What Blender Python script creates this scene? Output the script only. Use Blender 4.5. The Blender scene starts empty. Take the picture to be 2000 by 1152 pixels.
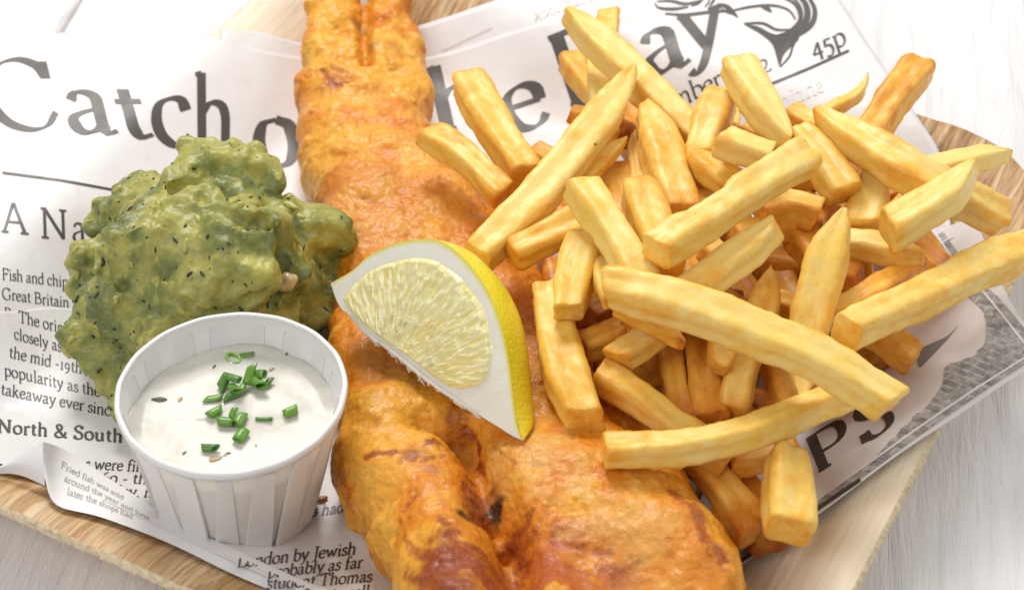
import bpy, bmesh, math, random
import numpy as np
from mathutils import Vector, Matrix

# ------------------------------------------------------------------ camera, world, lamps
# everything below is thought in centimetres; meshes are written in metres
CM = 0.01
scene = bpy.context.scene
col = scene.collection
TH = math.radians(42.0); DIST = 54.0; TGT = np.array([0, 0, 2.0]); FPX = 2000 * 70 / 36.0
FWD = np.array([0, math.cos(TH), -math.sin(TH)]); UPV = np.array([0, math.sin(TH), math.cos(TH)]); RGT = np.array([1.0, 0, 0])
CAM = TGT - DIST * FWD
cd = bpy.data.cameras.new('camera'); co = bpy.data.objects.new('camera', cd); col.objects.link(co)
co.location = Vector(CAM * CM); co.rotation_euler = (math.pi / 2 - TH, 0, 0)
cd.lens = 70; cd.sensor_width = 36; cd.clip_start = 0.02; cd.clip_end = 50
cd.dof.use_dof = True; cd.dof.focus_distance = 0.515; cd.dof.aperture_fstop = 20
scene.camera = co
w = bpy.data.worlds.new('World'); scene.world = w; w.use_nodes = True
bg = w.node_tree.nodes['Background']; bg.inputs[0].default_value = (1.0, 0.98, 0.955, 1); bg.inputs[1].default_value = 0.42

def area(name, loc, target, size, power, colr=(1, 1, 1)):
    l = bpy.data.lights.new(name, 'AREA'); l.shape = 'RECTANGLE'; l.size = size[0]; l.size_y = size[1]
    l.energy = power; l.color = colr
    o = bpy.data.objects.new(name, l); col.objects.link(o); o.location = loc
    o.rotation_euler = (Vector(target) - Vector(loc)).to_track_quat('-Z', 'Y').to_euler()
    return o
area('window_lamp', (-0.16, 0.75, 0.95), (0, 0.0, 0.02), (0.5, 0.42), 13.0, (1.0, 0.975, 0.935))
area('side_lamp', (0.75, 0.15, 0.55), (0, 0, 0.02), (0.5, 0.5), 2.2, (1.0, 0.99, 0.97))
area('fill_lamp', (-0.55, -0.55, 0.80), (0, 0, 0.02), (0.6, 0.6), 4.2, (1.0, 0.985, 0.97))
scene.view_settings.view_transform = 'Standard'; scene.view_settings.look = 'None'
scene.view_settings.exposure = -0.13; scene.view_settings.gamma = 1.0

def at(px, py, z):
    d = FWD + RGT * ((px - 1000) / FPX) + UPV * ((576 - py) / FPX)
    return CAM + d * ((z - CAM[2]) / d[2])

# ------------------------------------------------------------------ numpy noise
_rng = np.random.RandomState(7)
_LAT = _rng.rand(64, 64, 64).astype(np.float32) * 2 - 1
def vn(p, s=1.0, off=0.0):
    q = np.asarray(p, dtype=np.float64) * s + off
    i = np.floor(q).astype(np.int64); f = q - i; f = f * f * f * (f * (f * 6 - 15) + 10)
    i0 = i & 63; i1 = (i + 1) & 63
    x, y, z = f[..., 0], f[..., 1], f[..., 2]
    def L(a, b, c): return _LAT[a[..., 0], b[..., 1], c[..., 2]]
    c00 = L(i0, i0, i0) * (1 - x) + L(i1, i0, i0) * x; c10 = L(i0, i1, i0) * (1 - x) + L(i1, i1, i0) * x
    c01 = L(i0, i0, i1) * (1 - x) + L(i1, i0, i1) * x; c11 = L(i0, i1, i1) * (1 - x) + L(i1, i1, i1) * x
    return (c00 * (1 - y) + c10 * y) * (1 - z) + (c01 * (1 - y) + c11 * y) * z
def fbm(p, s=1.0, octs=3, off=0.0):
    r = 0; a = 1.0; t = 0
    for k in range(octs):
        r = r + a * vn(p, s * 2.03 ** k, off + 17.3 * k); t += a; a *= 0.5
    return r / t
def smooth(t): t = np.clip(t, 0, 1); return t * t * (3 - 2 * t)
def P3(x, y, z=0.0): return np.stack(np.broadcast_arrays(np.asarray(x, float), np.asarray(y, float), np.asarray(z, float)), -1)

# ------------------------------------------------------------------ tray and paper heights
TU = np.array([0.883, -0.469]); TV = np.array([0.469, 0.883])
def rim_s(x, y):
    """inward distance (cm) from the rounded square lip of the tray"""
    u = x * TU[0] + y * TU[1] + 1.07; v = x * TV[0] + y * TV[1]
    hu, hv, r = 12.92, 12.66, 4.0
    qu = np.abs(u) - (hu - r); qv = np.abs(v) - (hv - r)
    return -(np.sqrt(np.maximum(qu, 0) ** 2 + np.maximum(qv, 0) ** 2) + np.minimum(np.maximum(qu, qv), 0) - r)
def tray_z(x, y):
    return 0.35 + 1.85 * (1 - smooth(rim_s(x, y) / 4.0))
def pap(x, y):
    x = np.asarray(x, float); y = np.asarray(y, float)
    s = rim_s(x, y)
    z = 0.55 + 1.85 * (1 - smooth((s + 0.15) / 4.4)) + 0.06 * np.clip(-s - 0.2, 0, 9)
    return z + 0.05 * vn(P3(x, y), 0.33, 3.1) + 0.022 * vn(P3(x, y), 0.8, 9.7)
def on(px, py, off=0.0, f=None):
    """world point where the sight line of a pixel meets the paper (+off)"""
    f = f or pap
    z = 1.5
    for k in range(60):
        p = at(px, py, z); z = 0.5 * z + 0.5 * (float(f(p[0], p[1])) + off)
    return at(px, py, z)

# ------------------------------------------------------------------ objects
def link(name, me, parent=None):
    o = bpy.data.objects.new(name, me); col.objects.link(o)
    if parent is not None: o.parent = parent
    return o
def wloc(o):
    l = Vector(o.location)
    while o.parent: o = o.parent; l += Vector(o.location)
    return l
def mk(name, V, F, mat, parent=None, cols=None, uv=None, flat=False, base=None, attrs=None):
    V = np.asarray(V, float) * CM
    c = (V.min(0) + V.max(0)) / 2; c[2] = V[:, 2].min()
    if base is not None: c = np.asarray(base) * CM
    me = bpy.data.meshes.new(name)
    me.from_pydata((V - c).tolist(), [], F if isinstance(F, list) else F.tolist())
    me.update()
    if not flat: me.polygons.foreach_set('use_smooth', [True] * len(me.polygons))
    if cols is not None:
        a = me.color_attributes.new('Col', 'FLOAT_COLOR', 'POINT')
        cc = np.ones((len(V), 4), np.float32); cc[:, :3] = cols; a.data.foreach_set('color', cc.ravel())
    for k, v in (attrs or {}).items():
        a = me.attributes.new(k, 'FLOAT', 'POINT'); a.data.foreach_set('value', np.asarray(v, np.float32))
    if uv is not None:
        l = me.uv_layers.new(name='UVMap'); vi = np.zeros(len(me.loops), np.int64); me.loops.foreach_get('vertex_index', vi)
        l.data.foreach_set('uv', np.asarray(uv, np.float32)[vi].ravel())
    if mat: me.materials.append(mat)
    o = link(name, me, parent)
    o.location = Vector(c) - (wloc(parent) if parent is not None else Vector((0, 0, 0)))
    return o
def empty(name, p, label, cat, group=None):
    o = bpy.data.objects.new(name, None); col.objects.link(o); o.location = Vector(np.asarray(p) * CM)
    o.empty_display_size = 0.01
    return tag(o, label, cat, group)
def tag(o, label=None, cat=None, group=None, kind=None):
    if label: o['label'] = label
    if cat: o['category'] = cat
    if group: o['group'] = group
    if kind: o['kind'] = kind
    return o
def gridF(n, m, off=0, wrap=False):
    i, j = np.meshgrid(np.arange(n - 1), np.arange(m if wrap else m - 1), indexing='ij')
    j2 = (j + 1) % m
    return (np.stack([i * m + j, (i + 1) * m + j, (i + 1) * m + j2, i * m + j2], -1).reshape(-1, 4) + off)
def normals(V, F):
    n = np.cross(V[F[:, 2]] - V[F[:, 0]], V[F[:, 3]] - V[F[:, 1]])
    N = np.zeros_like(V)
    for k in range(4): np.add.at(N, F[:, k], n)
    return N / (np.linalg.norm(N, axis=1, keepdims=True) + 1e-9)
def resample(pts, n):
    pts = np.asarray(pts, float); d = np.r_[0, np.cumsum(np.linalg.norm(np.diff(pts, axis=0), axis=1))]
    t = np.linspace(0, d[-1], n); return np.stack([np.interp(t, d, pts[:, k]) for k in range(pts.shape[1])], -1)
def catmull(pts, n=8):
    P = [np.asarray(p, float) for p in pts]
    if len(P) < 3: return np.array(P)
    Q = [2 * P[0] - P[1]] + P + [2 * P[-1] - P[-2]]; out = []
    for i in range(1, len(Q) - 2):
        for k in range(n):
            t = k / n; a, b, c, d = Q[i - 1:i + 3]
            out.append(0.5 * ((2 * b) + (c - a) * t + (2 * a - 5 * b + 4 * c - d) * t * t + (3 * b - a - 3 * c + d) * t ** 3))
    out.append(P[-1]); return np.array(out)

def surface_nets(Fd, org, h):
    """quads of the zero level of a sampled field (inside > 0)"""
    S = Fd > 0; nx, ny, nz = Fd.shape
    cor = [(a, b, c) for a in (0, 1) for b in (0, 1) for c in (0, 1)]
    sh = lambda A, a, b, c: A[a:nx - 1 + a, b:ny - 1 + b, c:nz - 1 + c]
    cnt = sum(sh(S, *k).astype(np.int8) for k in cor); act = (cnt > 0) & (cnt < 8)
    idx = -np.ones(act.shape, np.int64); ii = np.argwhere(act); idx[act] = np.arange(len(ii))
    acc = np.zeros((len(ii), 3)); num = np.zeros(len(ii))
    for a in cor:
        for ax in range(3):
            if a[ax]: continue
            b = list(a); b[ax] = 1
            fa = Fd[ii[:, 0] + a[0], ii[:, 1] + a[1], ii[:, 2] + a[2]]; fb = Fd[ii[:, 0] + b[0], ii[:, 1] + b[1], ii[:, 2] + b[2]]
            m = (fa > 0) != (fb > 0); t = np.where(m, fa / np.where(fa == fb, 1, fa - fb), 0)
            p = np.repeat(np.array([a], float), len(ii), 0); p[:, ax] += t
            acc[m] += p[m]; num[m] += 1
    V = (ii + acc / num[:, None]) * h + org
    Q = []
    for ax in range(3):
        o1, o2 = [(1, 2), (2, 0), (0, 1)][ax]
        A = np.moveaxis(S, ax, 0)
        e = np.argwhere(np.take(S, range(Fd.shape[ax] - 1), ax) != np.take(S, range(1, Fd.shape[ax]), ax))
        e = e[(e[:, o1] > 0) & (e[:, o2] > 0) & (e[:, o1] < Fd.shape[o1] - 1) & (e[:, o2] < Fd.shape[o2] - 1)]
        def cell(d1, d2):
            c = e.copy(); c[:, o1] -= d1; c[:, o2] -= d2; return idx[c[:, 0], c[:, 1], c[:, 2]]
        q = np.stack([cell(1, 1), cell(0, 1), cell(0, 0), cell(1, 0)], -1)
        fl = ~S[e[:, 0], e[:, 1], e[:, 2]]
        q[fl] = q[fl][:, ::-1]; Q.append(q)
    return V, np.concatenate(Q)
def relax(V, F, it=2, k=0.5):
    for _ in range(it):
        A = np.zeros_like(V); n = np.zeros(len(V))
        for a in range(4):
            np.add.at(A, F[:, a], V[F[:, (a + 1) % 4]]); np.add.at(n, F[:, a], 1)
            np.add.at(A, F[:, a], V[F[:, (a - 1) % 4]]); np.add.at(n, F[:, a], 1)
        V = V * (1 - k) + k * A / n[:, None]
    return V
def subdiv(V, F, cols=None):
    """one linear quad split with a relaxed result"""
    E = np.sort(np.concatenate([F[:, [0, 1]], F[:, [1, 2]], F[:, [2, 3]], F[:, [3, 0]]]), axis=1)
    key = E[:, 0] * (len(V) + 1) + E[:, 1]; u, first, inv = np.unique(key, return_index=True, return_inverse=True)
    inv = inv.reshape(4, -1); n = len(V); m = len(u); q = len(F)
    mid = (V[E[first, 0]] + V[E[first, 1]]) / 2; cen = V[F].mean(1)
    e = inv + n; c = np.arange(q) + n + m
    F2 = np.concatenate([np.stack([F[:, k], e[k], c, e[(k - 1) % 4]], -1) for k in range(4)])
    return relax(np.concatenate([V, mid, cen]), F2, 1, 0.6), F2

# ------------------------------------------------------------------ materials
def M(name, rough=0.5, base=(0.8, 0.8, 0.8), spec=0.5, sss=0.0, sssr=(1, 0.5, 0.2), sscale=0.003, coat=0.0, coat_r=0.1, trans=0.0):
    m = bpy.data.materials.new(name); m.use_nodes = True
    b = m.node_tree.nodes['Principled BSDF']
    b.inputs['Base Color'].default_value = (*base, 1); b.inputs['Roughness'].default_value = rough
    b.inputs['Specular IOR Level'].default_value = spec
    b.inputs['Subsurface Weight'].default_value = sss; b.inputs['Subsurface Radius'].default_value = sssr; b.inputs['Subsurface Scale'].default_value = sscale
    b.inputs['Coat Weight'].default_value = coat; b.inputs['Coat Roughness'].default_value = coat_r
    b.inputs['Transmission Weight'].default_value = trans
    m['b'] = 1
    return m
class NT:
    def __init__(s, m):
        s.t = m.node_tree; s.b = s.t.nodes['Principled BSDF']
        s.tc = s.n('ShaderNodeTexCoord'); s.bumpn = None
    def n(s, ty, **kw):
        x = s.t.nodes.new(ty)
        for k, v in kw.items():
            setattr(x, k, v)
        return x
    def l(s, a, b): s.t.links.new(a, b)
    def co(s, scale=(1, 1, 1), rot=0, out='Object', loc=(0, 0, 0)):
        mp = s.n('ShaderNodeMapping'); s.l(s.tc.outputs[out], mp.inputs[0])
        k = 100 if out == 'Object' else 1
        # rotate first, then stretch
        mp.vector_type = 'POINT'
        mp.inputs['Rotation'].default_value = (0, 0, rot); mp.inputs['Scale'].default_value = (1, 1, 1)
        m2 = s.n('ShaderNodeMapping'); s.l(mp.outputs[0], m2.inputs[0]); m2.inputs['Scale'].default_value = tuple(k * c for c in scale)
        m2.inputs['Location'].default_value = loc
        return m2.outputs[0]
    def noise(s, vec, scale=1, detail=4, rough=0.55, dist=0):
        x = s.n('ShaderNodeTexNoise'); s.l(vec, x.inputs['Vector']); x.inputs['Scale'].default_value = scale
        x.inputs['Detail'].default_value = detail; x.inputs['Roughness'].default_value = rough; x.inputs['Distortion'].default_value = dist
        return x.outputs[0]
    def vor(s, vec, scale=1, feat='F1', rnd=1):
        x = s.n('ShaderNodeTexVoronoi'); x.feature = feat; s.l(vec, x.inputs['Vector']); x.inputs['Scale'].default_value = scale; x.inputs['Randomness'].default_value = rnd
        return x.outputs['Distance']
    def ramp(s, fac, stops):
        x = s.n('ShaderNodeValToRGB'); s.l(fac, x.inputs[0]); e = x.color_ramp.elements
        while len(e) < len(stops): e.new(0.5)
        for a, (p, c) in zip(e, stops):
            a.position = p; a.color = (*c, 1) if not isinstance(c, (int, float)) else (c, c, c, 1)
        return x.outputs[0]
    def mix(s, fac, a, b, mode='MIX'):
        x = s.n('ShaderNodeMix'); x.data_type = 'RGBA'; x.blend_type = mode
        for sock, v in ((x.inputs[0], fac), (x.inputs[6], a), (x.inputs[7], b)):
            if isinstance(v, (int, float)): sock.default_value = v
            elif isinstance(v, tuple): sock.default_value = (*v, 1)
            else: s.l(v, sock)
        return x.outputs[2]
    def math(s, op, a, b=0.0):
        x = s.n('ShaderNodeMath'); x.operation = op
        for sock, v in ((x.inputs[0], a), (x.inputs[1], b)):
            if isinstance(v, (int, float)): sock.default_value = v
            else: s.l(v, sock)
        return x.outputs[0]
    def attr(s, name, out='Color'):
        x = s.n('ShaderNodeAttribute'); x.attribute_name = name; return x.outputs[out]
    def color(s, v): s.l(v, s.b.inputs['Base Color'])
    def rough(s, v): s.l(v, s.b.inputs['Roughness'])
    def bump(s, h, dist_mm=0.3, strength=1.0):
        x = s.n('ShaderNodeBump'); x.inputs['Strength'].default_value = strength; x.inputs['Distance'].default_value = dist_mm * 0.001
        s.l(h, x.inputs['Height'])
        if s.bumpn: s.l(s.bumpn, x.inputs['Normal'])
        s.bumpn = x.outputs[0]; s.l(s.bumpn, s.b.inputs['Normal'])

def mat_paint():
    m = M('white_painted_wood', 0.42, spec=0.35); t = NT(m)
    a = -math.atan2(0.98, 0.16) + math.pi / 2
    r = math.atan2(0.161, 0.987); v = t.co((1.9, 0.22, 1), r); v2 = t.co((6.5, 0.75, 1), r)
    n = t.noise(v, 1.0, 6, 0.62, 1.2); n2 = t.noise(v2, 1.0, 5, 0.6, 0.8); n3 = t.noise(t.co(), 0.25, 3)
    c = t.ramp(n, [(0.28, (0.77, 0.74, 0.755)), (0.40, (0.835, 0.815, 0.825)), (0.60, (0.86, 0.85, 0.85))])
    c = t.mix(t.math('MULTIPLY', t.ramp(n3, [(0.35, 1.0), (0.6, 0.0)]), 0.3), c, (0.77, 0.745, 0.75))
    d = t.vor(t.co((1, 0.8, 1)), 0.42); c = t.mix(t.ramp(d, [(0.0, 0.9), (0.035, 0.0)]), c, (0.20, 0.09, 0.04))
    t.color(c); t.bump(n, 1.5, 0.9); t.bump(n2, 0.12, 0.8); t.bump(t.noise(t.co(), 14, 3), 0.05, 0.5)
    t.rough(t.ramp(n, [(0.3, 0.6), (0.6, 0.38)]))
    return m
def mat_leaf():
    m = M('palm_leaf_wood', 0.5, spec=0.35); t = NT(m)
    rot = math.atan2(0.469, 0.883)          # grain runs along the tray's v axis
    v = t.co((2.2, 0.10, 0.10), rot); v2 = t.co((7.0, 0.35, 0.35), rot)
    n = t.noise(v, 1.0, 5, 0.6, 0.6); n2 = t.noise(v2, 1.0, 4, 0.6, 0.4)
    patch = t.noise(t.co((0.16, 0.2, 0.2), rot, loc=(3.1, 0.4, 0)), 1.0, 3, 0.5)
    c = t.ramp(n, [(0.30, (0.36, 0.18, 0.07)), (0.44, (0.58, 0.34, 0.15)), (0.56, (0.74, 0.52, 0.28)), (0.70, (0.82, 0.66, 0.43))])
    c = t.mix(t.ramp(n2, [(0.30, 0.6), (0.5, 0.0)]), c, (0.46, 0.27, 0.12))
    c = t.mix(t.math('MULTIPLY', t.attr('pale', 'Fac'), 0.82), c, t.mix(n, (0.84, 0.73, 0.54), (0.92, 0.86, 0.72)))
    dk = t.attr('dark', 'Fac'); dn = t.noise(t.co((5.0, 0.5, 0.5), rot), 1.0, 4, 0.7, 1.5)
    c = t.mix(t.math('MULTIPLY', dk, t.ramp(dn, [(0.38, 1.0), (0.56, 0.15)])), c, (0.17, 0.075, 0.03))
    t.color(c); t.bump(n, 0.5); t.bump(n2, 0.22, 0.8); return m
def mat_paper():
    m = M('greaseproof_newsprint', 0.38, spec=0.42); t = NT(m)
    n = t.noise(t.co(), 0.35, 3); c = t.ramp(n, [(0.35, (0.745, 0.715, 0.715)), (0.65, (0.775, 0.76, 0.76))])
    g = t.noise(t.co(loc=(4.2, 1.1, 0)), 0.42, 4, 0.6, 0.5); c = t.mix(t.ramp(g, [(0.56, 0.0), (0.60, 0.30), (0.72, 0.42)]), c, (0.68, 0.63, 0.585)); t.color(c); t.bump(t.noise(t.co(), 1.1, 3), 0.6, 0.5); t.bump(t.vor(t.co((1, .35, 1), .5), 0.5, 'DISTANCE_TO_EDGE'), 0.25, 0.4); t.bump(t.noise(t.co(), 9, 3), 0.05, 0.5); return m
def mat_ink(): 
    m = M('black_ink', 0.40, (0.028, 0.024, 0.022), spec=0.4, coat=0.22, coat_r=0.55); t = NT(m)
    n = t.noise(t.co(), 45, 2); t.color(t.ramp(n, [(0.35, (0.040, 0.033, 0.029)), (0.62, (0.085, 0.070, 0.062))])); return m
def mat_batter():
    m = M('fried_batter', 0.36, spec=0.34, sss=0.10, sssr=(1.0, 0.40, 0.08), sscale=0.0015, coat=0.10, coat_r=0.10); t = NT(m)
    c = t.attr('Col')
    n = t.noise(t.co(), 5.0, 5, 0.65); n2 = t.noise(t.co(), 22, 4, 0.6)
    c = t.mix(t.ramp(n, [(0.32, 0.22), (0.46, 0.0)]), c, t.mix(0.5, c, (0.55, 0.15, 0.008)))
    c = t.mix(t.ramp(n2, [(0.55, 0.0), (0.72, 0.35)]), c, (0.90, 0.58, 0.16)); c = t.mix(t.ramp(n2, [(0.30, 0.35), (0.44, 0.0)]), c, (0.52, 0.16, 0.012))
    sp = t.vor(t.co(), 7.0); c = t.mix(t.ramp(sp, [(0.05, 0.35), (0.12, 0.0)]), c, (0.92, 0.66, 0.30))
    gr = t.vor(t.co(), 17.0); t.color(c); t.bump(n, 0.26, 0.8); t.bump(n2, 0.18, 0.9); t.bump(t.ramp(gr, [(0.0, 1.0), (0.45, 0.0)]), 0.12, 0.9)
    t.rough(t.ramp(n, [(0.35, 0.24), (0.65, 0.44)])); return m
def mat_chip():
    m = M('fried_potato', 0.38, spec=0.34, sss=0.22, sssr=(1.0, 0.62, 0.2), sscale=0.0025, coat=0.10, coat_r=0.3); t = NT(m)
    v = t.co(); va = t.attr('loc3', 'Vector'); br = t.attr('brown', 'Fac'); n = t.noise(va, 1.0, 5, 0.58, 0.5); n2 = t.noise(va, 4.2, 4, 0.6); n3 = t.noise(va, 0.55, 2, 0.5)
    f = t.math('ADD', br, t.math('MULTIPLY', t.math('SUBTRACT', n, 0.5), 0.65))
    f = t.math('ADD', f, t.math('MULTIPLY', t.math('SUBTRACT', n2, 0.5), 0.35))
    f = t.math('ADD', f, t.math('MULTIPLY', t.math('SUBTRACT', t.noise(v, 1.7, 5, 0.7), 0.5), 0.72))
    c = t.ramp(f, [(0.0, (0.90, 0.69, 0.245)), (0.20, (0.88, 0.575, 0.125)), (0.42, (0.83, 0.41, 0.050)), (0.66, (0.67, 0.24, 0.022)), (0.95, (0.36, 0.09, 0.009))])
    c = t.mix(t.ramp(n3, [(0.48, 0.0), (0.66, 0.45)]), c, t.mix(0.7, c, (0.90, 0.60, 0.085)))
    sp = t.vor(v, 0.55); c = t.mix(t.ramp(sp, [(0.018, 0.9), (0.035, 0.0)]), c, (0.10, 0.035, 0.01))
    t.color(c); t.bump(n, 0.35, 0.6); t.bump(n2, 0.22, 0.7); t.bump(t.noise(v, 24, 3), 0.12, 0.8)
    t.rough(t.ramp(n2, [(0.4, 0.34), (0.65, 0.55)])); return m
def mat_peas():
    m = M('mushy_peas', 0.36, spec=0.38, sss=0.18, sssr=(0.7, 0.8, 0.25), sscale=0.002, coat=0.08, coat_r=0.3); t = NT(m)
    c = t.attr('Col'); n = t.noise(t.co(), 2.4, 5, 0.62, 0.3); n2 = t.noise(t.co(), 12, 3)
    c = t.mix(t.ramp(n, [(0.54, 0.0), (0.68, 0.6)]), c, (0.52, 0.49, 0.12))
    c = t.mix(t.ramp(n, [(0.30, 0.5), (0.42, 0.0)]), c, (0.13, 0.175, 0.06))
    sp = t.vor(t.co((1, 1.3, 0.9)), 3.2); c = t.mix(t.ramp(sp, [(0.03, 0.3), (0.09, 0.0)]), c, (0.06, 0.075, 0.025))
    t.color(c); t.bump(n, 0.6, 0.7); t.bump(t.noise(t.co(), 6, 4), 0.3, 0.7); t.bump(n2, 0.12, 0.6); return m
def mat_simple(name, c, rough=0.5, **k): return M(name, rough, c, **k)
MT = dict(paint=mat_paint(), leaf=mat_leaf(), paper=mat_paper(), ink=mat_ink(), batter=mat_batter(), chip=mat_chip(), peas=mat_peas())
MT['gap'] = mat_simple('dark_gap_wood', (0.05, 0.035, 0.028), 0.8)
MT['rawedge'] = mat_simple('pressed_leaf_edge', (0.66, 0.52, 0.34), 0.75)
_t = NT(MT['rawedge']); _n = _t.noise(_t.co(), 6, 4); _t.color(_t.ramp(_n, [(0.3, (0.50, 0.36, 0.20)), (0.6, (0.76, 0.63, 0.44))])); _t.bump(_n, 0.5)
# ------------------------------------------------------------------ table of painted planks
PD = np.array([0.161, 0.987]); PN = np.array([0.987, -0.161])
tbl = empty('table', (0, 0, -2.2), None, None); tbl['kind'] = 'structure'
q0 = float(np.array([-15.02, 16.6]) @ PN)
def plank(a, b, i):
    rs = np.random.RandomState(40 + i)
    n = 260; t = np.linspace(-60, 70, n); g = 0.075
    prof = [(a + g, -1.9), (a + g - 0.02, -0.28), (a + g + 0.10, -0.06), (a + g + 0.26, 0.0)]
    prof += [(a + g + 0.26 + k * (b - a - 2 * g - 0.52) / 6, 0.0) for k in range(1, 7)] + [(b - g - 0.10, -0.06), (b - g + 0.02, -0.28), (b - g, -1.9)]
    V = []
    for tt in t:
        for k, (q, z) in enumerate(prof):
            e = 0.07 * float(vn(np.array([tt * 0.5, i * 7.1 + (k > 6) * 3.3, 0.5]))) + 0.05 * float(vn(np.array([tt * 2.1, i * 7.1 + (k > 6) * 3.3, 4.5])))
            qq = q + (e if (k < 4 or k > 8) else 0)
            p = PN * qq + PD * tt; V.append((p[0], p[1], z))
    return mk('plank', V, gridF(n, len(prof)), MT['paint'], tbl)
W = 10.75
for i in range(-3, 6): plank(q0 + i * W, q0 + (i + 1) * W, i)
n0 = [(-90, -70, -1.95), (90, -70, -1.95), (90, 100, -1.95), (-90, 100, -1.95)]
tag(mk('under_board', n0, [(0, 1, 2, 3)], MT['gap'], tbl))

# ------------------------------------------------------------------ the palm leaf tray
tray = empty('square_tray', (-1, 0, 0), 'square pale wooden palm leaf tray with raised rim, under the newspaper and food', 'tray')
def lip(n=260):
    out = []; hu, hv, r = 12.92, 12.66, 4.0
    cs = [(hu - r, hv - r, 0), (-(hu - r), hv - r, 90), (-(hu - r), -(hv - r), 180), (hu - r, -(hv - r), 270)]
    for cx, cy, a in cs:
        for k in range(22):
            t = math.radians(a + 90 * k / 21); out.append((cx + r * math.cos(t), cy + r * math.sin(t)))
    out.append(out[0]); q = resample(out, n + 1)[:-1]
    q[:, 0] -= 1.07
    return np.stack([q[:, 0] * TU[0] + q[:, 1] * TV[0], q[:, 0] * TU[1] + q[:, 1] * TV[1]], -1)
LP = lip(420); cen = LP.mean(0)
lam = np.r_[np.linspace(1, 0.93, 10)[:-1], np.linspace(0.93, 0.62, 26)[:-1], np.linspace(0.62, 0.02, 10)]
def leaf_relief(x, y):
    u = x * TU[0] + y * TU[1]; v = x * TV[0] + y * TV[1]
    return 0.035 * fbm(P3(u * 2.0, v * 0.09), 1, 3, 5.0) + 0.05 * vn(P3(u * 0.5, v * 0.15), 1, 8.0)
V = []
for l in lam:
    p = cen + (LP - cen) * l
    z = tray_z(p[:, 0], p[:, 1]) + leaf_relief(p[:, 0], p[:, 1]); V.append(np.c_[p, z])
V = np.concatenate(V); m_ = len(LP)
uu = V[:, 0] * TU[0] + V[:, 1] * TU[1]; vv = V[:, 0] * TV[0] + V[:, 1] * TV[1]
pale = np.clip(smooth((uu - 7.5) / 3) * smooth((6 - vv) / 4) + smooth((-9.5 - uu) / 2), 0, 1)
dark = smooth((vv - 6) / 4) * (1 - 0.8 * smooth((-9 - uu) / 3)) * 0.7 + 0.5 * smooth((-10.5 - vv) / 1.5) * smooth((5 - uu) / 4)
top = mk('tray_surface', V, gridF(len(lam), m_, wrap=True)[:, ::-1], MT['leaf'], tray, attrs={'pale': pale, 'dark': dark}, base=(0, 0, 0))
VB = []
for l in lam:
    p = cen + (LP - cen) * (l * 0.985); VB.append(np.c_[p, np.maximum(tray_z(p[:, 0], p[:, 1]) - 0.30, 0.02)])
mk('tray_underside', np.concatenate(VB), gridF(len(lam), m_, wrap=True), MT['leaf'], tray, attrs={'pale': pale, 'dark': dark * 0}, base=(0, 0, 0))
VE = []
for k, (o, dz) in enumerate([(-0.02, 0.004), (0.05, -0.02), (0.10, -0.09), (0.10, -0.20), (0.06, -0.28), (-0.15, -0.31)]):
    d = (LP - cen) / np.linalg.norm(LP - cen, axis=1, keepdims=True)
    rg = 0.03 * vn(P3(LP[:, 0] * 2.2, LP[:, 1] * 2.2), 1, 2.0 + k)
    p = LP + d * (o + rg[:, None] * (k > 0))
    VE.append(np.c_[p, tray_z(LP[:, 0], LP[:, 1]) + leaf_relief(LP[:, 0], LP[:, 1]) + dz])
mk('cut_edge', np.concatenate(VE), gridF(6, m_, wrap=True), MT['rawedge'], tray, base=(0, 0, 0))

# ------------------------------------------------------------------ newspaper sheets
def at_v(px, py, z):
    px = np.asarray(px, float)[..., None]; py = np.asarray(py, float)[..., None]; z = np.asarray(z, float)[..., None]
    d = FWD + RGT * ((px - 1000) / FPX) + UPV * ((576 - py) / FPX)
    return CAM + d * ((z - CAM[2]) / d[..., 2:3])
def on_v(px, py, off=0.0):
    z = np.full(np.shape(px), 1.5)
    for k in range(45):
        p = at_v(px, py, z); z = 0.45 * z + 0.55 * (pap(p[..., 0], p[..., 1]) + off)
    return at_v(px, py, z)
def coons(top, right, bottom, left, nu, nv, off, zs=None):
    """corner order: top left->right, right top->bottom, bottom left->right, left top->bottom, in world points"""
    T, Rr, B, L_ = (resample(catmull(c, 6), k) for c, k in ((top, nu), (right, nv), (bottom, nu), (left, nv)))
    s = np.linspace(0, 1, nu)[None, :, None]; t = np.linspace(0, 1, nv)[:, None, None]
    S = (1 - t) * T[None] + t * B[None] + (1 - s) * L_[:, None] + s * Rr[:, None]
    S = S - ((1 - s) * (1 - t) * T[0] + s * (1 - t) * T[-1] + (1 - s) * t * B[0] + s * t * B[-1])
    if zs is None: S[..., 2] = pap(S[..., 0], S[..., 1]) + off
    return S
def W_(pts, off): return [on(x, y, off) for x, y in pts]
def sheet(name, tp, rt, bt, lf, nu, nv, off, mat, parent, th=0.008):
    S = coons(W_(tp, off), W_(rt, off), W_(bt, off), W_(lf, off), nu, nv, off)
    V = S.reshape(-1, 3); F = gridF(nv, nu)
    V2 = V.copy(); V2[:, 2] -= th
    # thin solid: top, bottom and the four edges
    n = len(V); F2 = F[:, ::-1] + n
    ed = [np.arange(nu), np.arange(nv) * nu + nu - 1, (nv - 1) * nu + np.arange(nu)[::-1], (np.arange(nv) * nu)[::-1]]
    FE = [np.stack([e[:-1], e[1:], e[1:] + n, e[:-1] + n], -1) for e in ed]
    F_ = np.concatenate([F, F2] + FE)
    s_, t_ = np.meshgrid(np.linspace(0, 1, nu), np.linspace(0, 1, nv)); uv = np.stack([s_.ravel(), t_.ravel()], -1)
    return mk(name, np.concatenate([V, V2]), F_[:, ::-1], mat, parent, uv=np.concatenate([uv, uv]), base=(0, 0, 0))
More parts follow.
